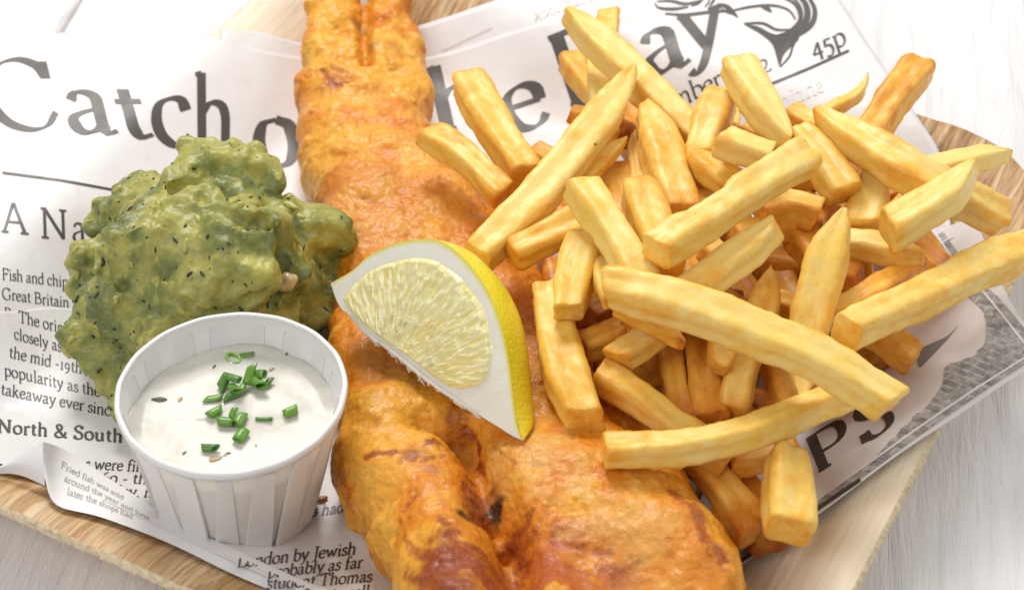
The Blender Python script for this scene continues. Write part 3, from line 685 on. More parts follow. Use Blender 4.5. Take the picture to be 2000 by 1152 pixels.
def spot(px, py, z, r, colr, a, grow=1.0):
    global C
    c = surfpt(V, px, py)[0]; d = np.linalg.norm((V - c) * np.array([1, 1, .6]), axis=1)[:, None]
    C = C + (np.array(colr) - C) * a * smooth(1.3 - d / r + 0.9 * n2 + .5 * n3)
for s in [(708, 30, 0, .3, (.34, .13, .03), .9), (712, 75, 0, .25, (.34, .13, .03), .9), (985, 1110, 0, .7, rust, .9), (860, 1130, 0, .9, rust, .8), (905, 1090, 2.2, 1.25, rust, 1), (870, 1020, 2.4, .7, rust, .5), (945, 985, 2.2, .55, rust, .85), (1090, 1085, 2.8, 1.4, (.44, .09, .016), 1), (1180, 1110, 2.8, .8, (.46, .10, .02), .8), (890, 820, 2.4, .45, rust, .7), (640, 140, 2.4, .7, (.50, .13, .015), .8),
          (930, 300, 2.2, 1.2, amber, .8), (940, 420, 2.2, 1.3, amber, .6), (780, 700, 2.2, 1.6, (.50, .20, .04), .5), (800, 870, 2.2, .5, rust, .5), (1010, 1060, 2.2, .6, rust, .8), (1080, 560, 2, 2.6, amber, .8),
          (655, 40, 2.3, .5, cream, .8), (780, 60, 2.3, .8, cream, .6), (740, 170, 2.3, 1.0, cream, .4), (735, 340, 2.3, 1.3, (.72, .36, .07), .45), (760, 450, 2.3, 1.2, (.70, .34, .075), .4), (610, 60, 0, .5, (.85, .48, .07), .6), (820, 90, 0, .4, (.85, .50, .08), .6),
          (1020, 880, 2.4, 1.3, (.74, .41, .12), .55), (1260, 1010, 3, 1.6, (.78, .43, .10), .55), (720, 960, 2.2, 1.0, (.70, .36, .08), .4), (1400, 1100, 2.2, .8, amber, .9), (1330, 960, 2.0, .6, amber, .8), (840, 350, 2, .6, amber, .6), (940, 960, 0, .5, rust, .8), (925, 998, 0, .26, (.03, .01, .004), 1), (958, 990, 0, .24, (.03, .01, .004), 1), (990, 1060, 0, .45, rust, .9), (790, 880, 0, .35, rust, .8), (870, 850, 0, .3, rust, .7), (860, 900, 0, .35, rust, .6), (1190, 1100, 0, .5, rust, .5)]: spot(*s)  # near-black spots paint the shade inside the two holes
def crack(path, wd, a, colr=(.30, .05, .008)):
    global C
    Q = resample(catmull([surfpt(V, x, y, 10)[0] for x, y in path], 6), 40); lo_, hi_ = Q.min(0) - .5, Q.max(0) + .5
    m = np.where(((V > lo_) & (V < hi_)).all(1))[0]; d = np.linalg.norm(V[m][:, None] - Q[None], axis=2).min(1); n = vn(V[m], 3.5, 3); n_ = vn(V[m], 9, 5)
    k = np.clip(1.2 - d / wd + 1.1 * n + .6 * n_, 0, 1) * a; C[m] = C[m] + (np.array(colr) - C[m]) * smooth(k)[:, None]
    V[m] -= N[m] * (.05 * np.clip(1 - d / wd, 0, 1) * a)[:, None]
for pth, wd, a in (([(700, 885), (770, 872), (840, 850), (900, 842)], .10, .8), ([(905, 845), (925, 900), (915, 950), (945, 985)], .16, .9), ([(790, 885), (830, 890), (870, 880)], .12, .7), ([(780, 990), (800, 960), (805, 920)], .08, .6),
                   ([(955, 1010), (990, 1040), (1020, 1020), (1030, 990)], .10, .7), ([(1010, 1110), (1120, 1060), (1180, 1070)], .16, .6), ([(770, 1010), (790, 1060), (850, 1090)], .10, .6), ([(620, 130), (650, 160), (690, 150)], .12, .7), ([(640, 240), (720, 255), (800, 240)], .06, .5),
                   ([(620, 330), (700, 345), (780, 330)], .06, .4), ([(700, 380), (760, 395), (810, 380)], .08, .5), ([(930, 860), (990, 890), (1050, 900)], .07, .5), ([(870, 1000), (900, 1050), (960, 1080)], .18, .8), ([(1310, 940), (1380, 1020), (1420, 1090)], .2, .7), ([(650, 870), (660, 950), (700, 1020)], .2, .5)): crack(pth, wd, a)

fish = mk('battered_fish', V, F, MT['batter'], cols=np.clip(C, 0.005, 1))
tag(fish, 'long golden battered fish fillet with forked tail, lying across the middle of the tray', 'fried fish')
def crumb(px, py, off, r, lab, i, mat='batter', st=(1.7, .8, .55), rot=.3):
    rs = np.random.RandomState(i); bm = bmesh.new(); bmesh.ops.create_icosphere(bm, subdivisions=3, radius=1)
    V = np.array([v.co[:] for v in bm.verts]); F = [tuple(v.index for v in f.verts) for f in bm.faces]; bm.free()
    V = V * (1 + .3 * vn(V, 1.4, i)[:, None]) * np.array(st) * r; c, s = math.cos(rot), math.sin(rot)
    V = np.c_[V[:, 0] * c - V[:, 1] * s, V[:, 0] * s + V[:, 1] * c, V[:, 2]] + on(px, py, off + r * .4)
    return V, F
V, F = crumb(628, 973, .12, .10, '', 3)
tag(mk('batter_crumb', V, F, MT['batter'], cols=np.tile([.55, .22, .05], (len(V), 1))), 'tiny brown batter crumb on the newsprint just right of the cup', 'crumb')

# ------------------------------------------------------------------ mushy peas
def blob_field(blobs, xs, ys, zs, k=3.2, warp=0.3, seed=0, small=None):
    X, Y, Z = np.meshgrid(xs, ys, zs, indexing='ij'); P = np.stack([X, Y, Z], -1)
    Wp = P + warp * np.stack([vn(P, .85, seed + 3), vn(P, .85, seed + 23), vn(P, .85, seed + 43)], -1)
    E = np.zeros(X.shape)
    for b in blobs:
        c = b[0]; r = np.array(b[1]); d = Wp - c
        if len(b) > 2: ca, sa = math.cos(b[2]), math.sin(b[2]); d = np.stack([d[..., 0] * ca + d[..., 1] * sa, -d[..., 0] * sa + d[..., 1] * ca, d[..., 2]], -1)
        q = np.linalg.norm(d / r, axis=-1); E += np.exp(np.clip(k * 2.6 * (1 - q) * r.min(), -30, 30))
    Fd = np.log(E + 1e-12) / (k * 2.6)
    return P, Fd
A = lambda x, y, z: at(x, y, z + .5)
PB = [(A(400, 560, 2.6), (2.4, 2.2, 2.1)), (A(274, 600, 1.9), (1.6, 1.45, 1.4)), (A(242, 690, 1.0), (.95, 1.05, .95)), (A(285, 760, .7), (1.0, .95, .9)), (A(330, 700, 1.0), (1.5, 1.5, 1.0)),
      (A(300, 470, 2.5), (1.35, 1.2, 1.2)), (A(240, 430, 2.2), (.75, .8, .8)), (A(275, 385, 2.6), (.8, .8, .75)), (A(395, 375, 3.7), (1.15, 1.0, 1.0)), (A(452, 350, 3.9), (.8, .65, .65)), (A(488, 400, 3.4), (.95, .85, .8)),
      (A(552, 462, 2.6), (1.05, 1.1, 1.0)), (A(604, 490, 2.2), (.7, .65, .55)), (A(648, 468, 2.2), (.34, .32, .35)), (A(590, 560, 1.8), (1.0, 1.0, 1.0)), (A(570, 625, 1.2), (.95, 1.0, .95)), (A(610, 590, 1.2), (.55, .6, .6)),
      (A(385, 480, 4.2), (1.75, 1.0, 1.1), -.15), (A(300, 520, 3.5), (1.0, .8, 1.0)), (A(440, 520, 3.9), (1.1, .9, .8)), (A(497, 465, 4.2), (.45, .42, .5)), (A(512, 452, 4.45), (.16, .2, .28)), (A(415, 315, 4.0), (.7, .55, .45)),
      (A(320, 640, 2.2), (1.0, .9, .85)), (A(430, 620, 2.1), (1.1, .9, .8)), (A(500, 600, 2.3), (.9, .8, .8)), (A(230, 500, 2.2), (.85, .7, .9)), (A(212, 560, 1.6), (.7, .7, .8))]
allc = np.array([b[0] for b in PB]); lo = allc.min(0) - 2.2; hi = allc.max(0) + 2.0; lo[2] = .45; h = .085
xs, ys, zs = (np.arange(lo[i], hi[i], h) for i in range(3))
P, Fd = blob_field(PB, xs, ys, zs, 3.0, .42, 5)
# pea lumps and spoon folds
rs = np.random.RandomState(11); near = np.argwhere((np.abs(Fd) < .06)); near = near[near[:, 2] > 2]; pick = near[rs.choice(len(near), 300, replace=False)]
for (i, j, l) in pick:
    r = rs.uniform(.20, .52); c = np.array([xs[i], ys[j], zs[l]]); rr = int((r + .2) / h) + 1
    s = (slice(max(i - rr, 0), i + rr), slice(max(j - rr, 0), j + rr), slice(max(l - rr, 0), l + rr))
    st = np.array([rs.uniform(.8, 1.3), rs.uniform(.8, 1.3), rs.uniform(.7, 1)])
    f2 = r * (.62 - np.linalg.norm((P[s] - c) / st, axis=-1) / r) * .9 - .01
    a = Fd[s]; kk = 6.0; Fd[s] = np.maximum(a, f2) + np.log1p(np.exp(-kk * np.abs(a - f2))) / kk * .6
Fd += 0.20 * (0.35 - np.abs(vn(P, .62, 61))) + 0.12 * (0.35 - np.abs(vn(P, 1.25, 91))) + 0.05 * vn(P, 2.4, 8)
def hit(px, py):
    for dd in np.arange(40, 62, .05):
        p = CAM + (FWD + RGT * ((px - 1000) / FPX) + UPV * ((576 - py) / FPX)) * dd; i = np.round((p - [xs[0], ys[0], zs[0]]) / h).astype(int)
        if (i >= 0).all() and (i < Fd.shape).all() and Fd[tuple(i)] > 0: return p
    return p
Fc_ = Fd.copy()
for path, rc in (([(392, 380), (430, 410), (480, 432), (530, 432)], .20), ([(235, 560), (330, 585), (430, 612), (520, 575)], .17), ([(262, 470), (300, 420), (345, 370)], .16), ([(540, 455), (556, 520), (535, 590)], .18), ([(380, 330), (410, 360), (420, 400)], .13), ([(180, 600), (230, 640), (290, 640)], .15), ([(580, 480), (630, 520), (650, 560)], .12)):
    Q = resample(catmull([hit(*q) for q in path], 6), 30)
    for p in Q:
        i = np.round((p - [xs[0], ys[0], zs[0]]) / h).astype(int); r_ = int(.6 / h); s = tuple(slice(max(i[k] - r_, 0), i[k] + r_) for k in range(3))
        dc = np.linalg.norm(P[s] - p + .06 * FWD, axis=-1) + .12 * vn(P[s], 2.2, 5) - rc * 1.15; Fc_[s] = np.minimum(Fc_[s], dc)
Fd = Fc_
Fd = np.minimum(Fd, (P[..., 2] - (pap(P[..., 0][:, :, 0], P[..., 1][:, :, 0]) + .02)[..., None]))
V, F = surface_nets(Fd, np.array([xs[0], ys[0], zs[0]]), h); V = relax(V, F, 1, .5)
V, F = subdiv(V, F); N = normals(V, F)
V = V + N * (.035 * vn(V, 3.8, 2) + .014 * vn(V, 8, 4) + .05 * (.4 - np.abs(vn(V, 2.3, 33))))[:, None]
N = normals(V, F)
n1 = fbm(V, .8, 4, 3)[:, None]; n2 = fbm(V, 2.2, 3, 13)[:, None]
g0 = np.array([.205, .232, .060]); g1 = np.array([.38, .36, .092]); g2 = np.array([.125, .15, .045])
C = g0 + (g1 - g0) * smooth(.4 + 2.5 * n1) + (g2 - g0) * smooth(-.1 - 2.6 * n1) * .8; C = C + (np.array([.50, .45, .10]) - C) * smooth(2.6 * n2 - .25) * .5
peas_mesh = (V, F, N)
peas = empty('mushy_peas', (V[:, 0].mean(), V[:, 1].mean(), .6), 'heaped green mushy peas with dark herb flecks, left of the fish and behind the cup', 'mushy peas')
mk('mash', V, F, MT['peas'], peas, cols=np.clip(C, .004, 1))
# herb flecks pressed into the surface
MT['fleck'] = mat_simple('dark_herb_fleck', (.030, .038, .020), .45)
MT['peas2'] = M('pea_lump', .38, (.42, .40, .10), sss=.2, sssr=(.8, .8, .3)); MT['chunk'] = mat_simple('pale_pea_chunk', (.50, .46, .12), .4, sss=.3, sssr=(1, .8, .3))
up = np.where((N[:, 1] * -.74 + N[:, 2] * .67 > .05) & (V[:, 2] > .9))[0]; sel = rs.choice(up, 190, replace=False)
def pellets(name, ids, mat, rmin, rmax, elong, parent, seed, sink=.25):
    rs = np.random.RandomState(seed); VV = []; FF = []
    bm = bmesh.new(); bmesh.ops.create_icosphere(bm, subdivisions=2, radius=1); S0 = np.array([v.co[:] for v in bm.verts]); F0 = np.array([[v.index for v in f.verts] for f in bm.faces]); bm.free()
    for q, i in enumerate(ids):
        n = N[i]; t = np.cross(n, rs.randn(3)); t /= np.linalg.norm(t); b = np.cross(n, t); r = rs.uniform(rmin, rmax)
        S = S0 * (1 + .55 * vn(S0, 1.3, q * 1.7)[:, None]); e = rs.uniform(*elong)
        VV.append(V[i] + n * r * (0.45 - sink) + S[:, :1] * t * r * e + S[:, 1:2] * b * r * .75 + S[:, 2:] * n * r * .5); FF.append(F0 + q * len(S0))
    return tag(mk(name, np.concatenate(VV), np.concatenate(FF), mat, parent), kind='stuff')
pellets('herb_flecks', sel, MT['fleck'], .016, .056, (1.0, 2.4), peas, 5)
pellets('pea_pieces', rs.choice(up, 60, replace=False), MT['peas2'], .07, .19, (.9, 1.5), peas, 6, .55)
MT['onion'] = mat_simple('pale_onion', (.62, .50, .27), .3, sss=.4, sssr=(1, .8, .4), coat=.4)
c = at(572, 548, 3.05)
i0 = surfpt(V, 572, 548)[1]; Vc, Fc = crumb(572, 548, 0, .3, '', 8, st=(1.0, .8, .9), rot=.5); Vc = Vc - Vc.mean(0) + V[i0] + N[i0] * .1
tag(mk('onion_piece', Vc, Fc, MT['onion']), 'pale translucent onion chunk stuck in the right flank of the mushy peas', 'onion')

# ------------------------------------------------------------------ paper portion cup
MT['cup'] = M('waxed_white_paper', .42, (.78, .775, .77), spec=.4, sss=.25, sssr=(1, .95, .9), sscale=.002)
_t = NT(MT['cup']); _t.bump(_t.noise(_t.co(), 2.0, 3), .25, .5)
CB = on(463, 982, .16); CB[2] = float(pap(CB[0], CB[1])) + .16
RC = at(451, 762, CB[2] + 3.75); RR = 223 / FPX * np.linalg.norm(RC - CAM) * 1.0
H_ = RC[2] - CB[2]; RB = RR * .67
cup = empty('sauce_cup', CB, 'pleated white paper sauce cup standing on the newspaper in front of the peas', 'paper cup')
def cup_r(t): return RB + (RR - .05 - RB) * (t ** .93)
def cup_p(ang, t, dr=0.0):
    r = cup_r(t) + dr; c = CB + (RC - CB) * t
    return np.array([c[0] + r * math.cos(ang), c[1] + r * math.sin(ang), c[2]])
NP = 17; NA = NP * 4
ts = np.linspace(0, 1, 16)
def ang_of(k): return 2 * math.pi * k / NA + .13
def facet(t, k, dr):   # faceted low down, round at the rim
    ph = (k % 4) / 4; a0 = ang_of(k - k % 4); a1 = ang_of(k - k % 4 + 4); p = cup_p(a0, t, dr) * (1 - ph) + cup_p(a1, t, dr) * ph
    s = smooth(np.array((1 - t) / .35)); return p * s + cup_p(ang_of(k), t, dr) * (1 - s)
Vo = [facet(t, k, 0) for t in ts for k in range(NA)]; Vi = [facet(t, k, -.05) for t in ts for k in range(NA)]
F = np.concatenate([gridF(16, NA, 0, True)[:, ::-1], gridF(16, NA, len(Vo), True)])
MT['beige'] = M('beige_cup_paper', .45, (.74, .715, .66), spec=.4, sss=.25, sssr=(1, .95, .9), sscale=.002); cw = mk('cup_wall', np.array(Vo + Vi), F, MT['beige'], cup, base=CB, flat=False); cw.data.materials.append(MT['cup']); cw.data.polygons.foreach_set('material_index', [0] * (len(F) // 2) + [1] * (len(F) // 2))  # outer wall beige, pleats and inner wall white
mk('cup_base', np.array([cup_p(ang_of(k), 0, -.01) + np.array([0, 0, .02]) for k in range(NA)]), [tuple(range(NA))], MT['cup'], cup, base=CB)
# overlapping folds, each a thin slab lying on the wall
rs = np.random.RandomState(4)
for j in range(NP):
    a0 = ang_of(4 * j); da = 2 * math.pi / NP; V = []; sk = rs.uniform(-.12, .14); wj = rs.uniform(.76, .98)
    for it, t in enumerate(np.linspace(.0, .93, 12)):
        wdt = (wj - .44 * t + rs.uniform(-.01, .01)); st = (.5 - wdt / 2 + sk * (1 - t))
        for u in np.linspace(0, 1, 5):
            ph = st + wdt * u
            a = a0 + da * ph; s = float(smooth(np.array((1 - t) / .35)))
            # same facet plane as the wall below it
            pf = cup_p(a0, t, .0) * (1 - ph) + cup_p(a0 + da, t, .0) * ph; p = pf * s + cup_p(a, t, 0) * (1 - s)
            o = np.array([math.cos(a), math.sin(a), -.25]); lift = (.05 + .09 * (1 - t)) * (0.35 + .65 * (u if j % 2 else 1 - u))
            V.append(p + o * lift)
    V = np.array(V); n = len(V); o = []
    Vb = V - np.array([[math.cos(a0 + da * .5), math.sin(a0 + da * .5), 0]]) * .09
    F = gridF(12, 5)[:, ::-1]; ed = [np.arange(5), np.arange(12) * 5 + 4, 55 + np.arange(5)[::-1], (np.arange(12) * 5)[::-1]]
    FE = [np.stack([e[:-1], e[1:], e[1:] + n, e[:-1] + n], -1) for e in ed]
    mk('pleat', np.concatenate([V, Vb]), np.concatenate([F] + FE), MT['cup'], cup, flat=True)
# rolled rim
prof = [(-.055, -.05), (-.06, .02), (-.035, .05), (.015, .055), (.055, .03), (.075, -.03), (.07, -.16), (.05, -.27), (.0, -.28), (-.035, -.12)]
V = []
prof = [(a, b * .72) for a, b in prof]
for (dr, dz) in prof + [prof[0]]:
    for k in range(120):
        a = 2 * math.pi * k / 120; wv = 1 + .0025 * math.sin(a * NP) + .004 * math.sin(3 * a + 1)
        V.append((RC[0] + (RR - .06 + dr) * wv * math.cos(a), RC[1] + (RR - .06 + dr) * wv * math.sin(a), RC[2] + dz + .02 * math.sin(a * 2 + .5)))
mk('rolled_rim', V, gridF(11, 120, 0, True)[:, ::-1], MT['cup'], cup)
# sauce
MT['sauce'] = M('tartare_sauce', .42, (.78, .755, .68), spec=.5, sss=.35, sssr=(1, .9, .75), sscale=.004, coat=.08, coat_r=.2)
_t = NT(MT['sauce']); _n = _t.noise(_t.co(), 3.2, 4, .6); _t.color(_t.ramp(_n, [(.35, (.60, .57, .50)), (.6, (.66, .635, .57))])); _t.bump(_t.noise(_t.co(), 2.2, 3, .5, .6), .25, .5)
tS = 1 - .92 / H_; SC = CB + (RC - CB) * tS; SR = cup_r(tS) - .035
def sauce_z(x, y):
    dx = (x - SC[0]) / SR; dy = (y - SC[1]) / SR; r = np.sqrt(dx * dx + dy * dy); an = np.arctan2(dy, dx)
    p = P3(x, y); z = SC[2] + .045 * vn(p, .7, 3) + .012 * vn(p, 1.7, 6)
    z = z + .014 * np.sin(9 * r + 1.6 * an + 1.2) * np.exp(-((r - .45) / .35) ** 2) + .16 * smooth((r - .86) / .14) * (.6 + .5 * vn(p, 1.1, 9))
    z = z + .12 * np.exp(-(((x - SC[0]) - .55) ** 2 + ((y - SC[1]) - .35) ** 2) / .5); return z
rr = np.linspace(0.001, 1, 60); aa = np.linspace(0, 2 * math.pi, 145)[:-1]; Rg, Ag = np.meshgrid(rr, aa, indexing='ij')
X = SC[0] + SR * Rg * np.cos(Ag); Y = SC[1] + SR * Rg * np.sin(Ag); V = np.stack([X, Y, sauce_z(X, Y)], -1).reshape(-1, 3)
sauce = mk('tartare_sauce', V, gridF(60, 144, 0, True), MT['sauce']); tag(sauce, 'creamy white tartare sauce filling the paper cup, sprinkled with green chives', 'sauce')
def on_sauce(px, py, d=0.0):
    z = SC[2]
    for _ in range(20): p = at(px, py, z); z = float(sauce_z(np.array(p[0]), np.array(p[1]))) + d
    return at(px, py, z)
MT['speck'] = mat_simple('caper_speck', (.45, .33, .18), .5); MT['speck2'] = mat_simple('dark_speck', (.12, .13, .09), .5)
for i, (x, y, r, m) in enumerate([(312, 780, .12, 'speck2'), (445, 885, .05, 'speck2'), (421, 896, .10, 'speck'), (441, 888, .05, 'speck'), (530, 722, .07, 'speck'), (360, 884, .05, 'speck2'), (418, 716, .05, 'speck2'), (352, 780, .07, 'speck'), (560, 690, .04, 'speck2'), (500, 870, .035, 'speck')]):
    Vc, Fc = crumb(500, 500, 0, r, '', i, st=(1.5, .7, .4), rot=.2 * i); Vc = Vc - Vc.mean(0) + on_sauce(x, y)
    o = mk('relish_speck', Vc, Fc, MT[m], sauce)
# chives
MT['chive'] = M('cut_chive', .35, (.055, .18, .022), spec=.5, sss=.15, sssr=(.3, 1, .2), coat=.2)
_t = NT(MT['chive']); _oi = _t.n('ShaderNodeObjectInfo').outputs['Random']; _n = _t.noise(_t.co((1, 1, 1)), 8, 3); _t.color(_t.mix(_t.math('ADD', _t.math('MULTIPLY', _oi, .7), _t.math('MULTIPLY', _n, .3)), (.045, .15, .028), (.17, .36, .035)))
CH = [(456, 700, 20, .06, .30, 75, 1.0, .8, 'thin pale chive ring standing at the top of the sauce, above the cluster'),
      (482, 692, 0, .36, .12, 10, .3, .0, 'flat dark chive leaf lying beside the thin ring, highest in the cup'),
      (437, 745, 60, .40, .16, 20, .8, .05, 'dark upright chive at the left of the upper cluster'),
      (455, 738, -25, .46, .17, 8, .8, .22, 'chive tube lying across the left of the upper cluster'),
      (487, 732, 72, .62, .15, 30, .6, .2, 'long dark chive blade standing up in the middle of the upper cluster'),
      (472, 758, 60, .25, .12, 0, .8, .1, 'small dark chive stub at the foot of the long blade'),
      (510, 730, -40, .30, .20, 35, .9, .18, 'round bright chive leaning at the right of the upper cluster'),
      (503, 748, -45, .46, .19, 15, 1, .1, 'open-ended chive tube in front of the round leaning one'),
      (524, 746, 60, .30, .12, 10, .7, .05, 'rightmost small chive of the upper cluster'),
      (458, 758, -50, .36, .14, 20, .8, .12, 'slanting chive on top of a wider one, below the upper cluster'),
      (453, 772, 20, .34, .18, 10, .8, .0, 'wide chive under the slanting one, below the upper cluster'),
      (417, 777, 5, .50, .12, 5, .45, .0, 'flat pointed chive slice alone at the left of the middle'),
      (420, 804, 30, .38, .19, 5, .9, .02, 'fat chive piece at the left end of the middle row'),
      (455, 806, 70, .24, .10, 20, .8, .1, 'tiny chive nub poking up in the middle row'),
      (440, 823, -6, .42, .20, 0, .9, .02, 'bright green chive piece lying low in the middle row'),
      (467, 820, 70, .38, .17, 5, .9, .02, 'bluish green chive piece at the right of the middle row'),
      (515, 818, 0, .40, .08, 0, 1, .0, 'narrow straight chive lying alone right of the middle'),
      (568, 803, 25, .32, .16, 5, 1, .02, 'open chive ring alone near the right wall of the cup'),
      (470, 850, 60, .38, .19, 5, .9, .02, 'chive piece just below the middle row'),
      (408, 874, -10, .44, .15, 10, .8, .03, 'frontmost chive pair nearest the front wall, lowest in the cup')]
for i, (x, y, ang, L, r, tilt, sq, lift, lab) in enumerate(CH):
    L *= .95 * (.85 + .3 * math.sin(i * 2.3) ** 2); r *= .86 * (.82 + .3 * math.cos(i * 1.7) ** 2); sq *= .75 + .3 * math.sin(i * 3.1) ** 2
    a = math.radians(ang); ti = math.radians(tilt); ax = np.array([math.cos(a) * math.cos(ti), math.sin(a) * math.cos(ti) * 1.2, math.sin(ti)]); ax /= np.linalg.norm(ax)
    sd = np.cross(ax, [0, 0, 1]); sd /= np.linalg.norm(sd); u2 = np.cross(sd, ax); c = on_sauce(x, y, r * .55 + lift); rs = np.random.RandomState(i)
    V = []; nn = 18; c1, c2 = rs.uniform(-.7, .7, 2)
    for rad in (1.0, .76):
        for t in np.linspace(-.5, .5, 5):
            for k in range(nn):
                q = 2 * math.pi * k / nn; off = (c1 * (t + .5) + c2 * (.5 - t)) * math.cos(q) * r
                V.append(c + ax * (L * t + off) + sd * math.cos(q) * r * .9 * rad + u2 * math.sin(q) * r * .9 * rad * (sq if rad == 1 else max(sq - .1, .12)))
    F = np.concatenate([gridF(5, nn, 0, True), gridF(5, nn, 5 * nn, True)[:, ::-1]])
    cap = [(k, (k + 1) % nn, 5 * nn + (k + 1) % nn, 5 * nn + k) for k in range(nn)]; o = 4 * nn; cap += [(o + (k + 1) % nn, o + k, o + 5 * nn + k, o + 5 * nn + (k + 1) % nn) for k in range(nn)]
    tag(mk('chive_piece', V, F.tolist() + cap, MT['chive']), lab, 'chive', 'chopped chives scattered on the sauce')

# ------------------------------------------------------------------ lemon wedge
LA = at(646, 553, 4.05); LB = at(1022, 860, 3.75)
AX = (LB - LA); LL_ = np.linalg.norm(AX); AX /= LL_
want = -FWD + RGT * -.95 + UPV * .22; LN = want - AX * (want @ AX); LN /= np.linalg.norm(LN)
LM = np.cross(LN, AX); LM = -LM if LM @ UPV < 0 else LM      # in the cut face, towards the peel
def onface(px, py, d=0.0):
    r = FWD + RGT * ((px - 1000) / FPX) + UPV * ((576 - py) / FPX); return CAM + r * (((LA + LN * d - CAM) @ LN) / (r @ LN))
def fc(px, py): p = onface(px, py) - LA; return p @ AX, p @ LM
rim = [(646, 553), (655, 548), (690, 527), (720, 500), (760, 480), (800, 469), (846, 468), (880, 482), (915, 515), (943, 552), (965, 595), (980, 640), (991, 690), (998, 740), (1004, 790), (1012, 832), (1022, 860)]
core = [(646, 553), (662, 596), (690, 622), (722, 655), (765, 684), (817, 727), (860, 760), (890, 780), (926, 804), (968, 830), (1000, 850), (1022, 860)]
RP = catmull([fc(*q) for q in rim], 6); CP = catmull([fc(*q) for q in core], 6)
lemon = empty('lemon_wedge', on(838, 740, .1), 'fresh lemon wedge with pale flesh up, resting on the battered fish', 'lemon')
nu = 90; RPn = resample(RP, nu); CPn = resample(CP, nu)
def F3(a, b, d=0.0): return LA + AX * a + LM * b - LN * d
def lemon_mats():
    p = M('lemon_pith', .5, (.90, .89, .80), sss=.3, sssr=(1, .95, .6), sscale=.003); t = NT(p); e = t.attr('edge', 'Fac'); n = t.noise(t.co(), 3, 4)
    t.color(t.mix(t.math('ADD', e, t.math('MULTIPLY', t.math('SUBTRACT', n, .5), .3)), (.86, .85, .75), (.85, .76, .15))); t.bump(n, .12); t.bump(t.noise(t.co(), 12, 3), .04)
    s = M('lemon_peel', .34, (.78, .62, .02), sss=.15, sssr=(1, .8, .1), coat=.25, coat_r=.25); t = NT(s); n = t.noise(t.co(), .45, 3)
    t.color(t.ramp(n, [(.35, (.80, .70, .02)), (.6, (.90, .72, .03))])); v = t.vor(t.co(), 8.5); t.bump(t.ramp(v, [(0, 0), (.5, 1)]), .22, .7)
    q = M('lemon_flesh', .12, (.90, .82, .40), spec=.6, sss=.15, sssr=(1, .9, .35), sscale=.003, coat=.6, coat_r=.06); t = NT(q)
    t.color(t.mix(t.attr('ves', 'Fac'), (.93, .75, .17), (.97, .92, .55))); t.bump(t.noise(t.co(), 9, 4), .25, .6)
    return p, s, q
MT['pith'], MT['peel'], MT['pulp'] = lemon_mats()
# cut face with a thin raised rim of pith
V = []; ed = []
tl = 1 - np.linspace(1, 0, 60) ** 1.6; wdt_ = np.linalg.norm(RPn - CPn, axis=1)
for k, t in enumerate(tl):
    q = CPn * (1 - t) + RPn * t
    for (a, b), ww in zip(q, wdt_): V.append(F3(a, b, .02 * fbm(np.array([a, b, 0.]), 1.3, 2))); ed.append(float(smooth(np.array(1.15 - (1 - t) * ww / .15))) if t > .5 else 0)
mk('pith', V, gridF(60, nu), MT['pith'], lemon, attrs={'edge': ed})
# pulp segment
pul = [(668, 584), (684, 560), (714, 530), (756, 512), (800, 502), (842, 503), (879, 522), (911, 550), (937, 586), (953, 622), (962, 664), (964, 702), (957, 734), (940, 754), (908, 763), (880, 757), (850, 739), (815, 711), (775, 682), (735, 655), (704, 628), (682, 606)]
PL = resample(catmull([fc(*q) for q in pul] + [fc(*pul[0])], 6), 260)[:-1]; pcn = np.array(fc(838, 640)); hub = np.array(fc(748, 745))
V = []; ves = []; npl = len(PL); rings = 90
for i in range(rings):
    t = i / (rings - 1) * .995 + .005
    q = pcn + (PL - pcn) * t
    ang = np.arctan2(q[:, 1] - hub[1], q[:, 0] - hub[0]); rad = np.linalg.norm(q - hub, axis=1)
    a = vn(P3(ang * 30, rad * 2.6), 1, 3); b = vn(P3(ang * 75, rad * 5.0), 1, 8); r_ = 1 - np.abs(a) * 1.3 + .5 * np.maximum(b, 0); g = .035 * (1 - np.abs(a) * 1.3) + .035 * b
    ee = smooth((1 - t) / .09 * np.ones(len(q)))
    hgt = .012 + (g + .05) * ee - .02 * (1 - ee)
    for (x, y), hh, vv in zip(q, hgt, r_): V.append(F3(x, y, -hh)); ves.append(vv * .5 + .35)
mk('pulp_segment', V, gridF(rings, npl, 0, True)[:, ::-1], MT['pulp'], lemon, attrs={'ves': ves})
# peel: the rim turned about the core axis behind the cut face
amax = math.radians(88); V = []; na = 30
for k in range(na):
    ph = amax * k / (na - 1)
    for (a, b), (ca, cb) in zip(RPn, CPn):
        bb = max(b, 0.0) * (1 + .10 * math.sin(ph)); nub = .42 * math.exp(-((a - LL_ * .93) / (.13 * LL_)) ** 2) * math.sin(min(1, (LL_ - a) / .35) * math.pi / 2) if a < LL_ else 0
        V.append(F3(a, bb * math.cos(ph) + min(b, 0) + nub * math.sin(ph) * .5, (bb + nub) * math.sin(ph)))
V = np.array(V); 
mk('peel', V, gridF(na, nu)[:, ::-1], MT['peel'], lemon)
# second cut face, seen only from behind
q = V.reshape(na, nu, 3)[-1]; c3 = np.array([F3(a, b, 0) for a, b in CPn]); VV = np.concatenate([c3 * (1 - t) + q * t for t in np.linspace(0, 1, 6)])
mk('lower_cut_face', VV, gridF(6, nu), MT['pith'], lemon, attrs={'edge': np.zeros(len(VV))})
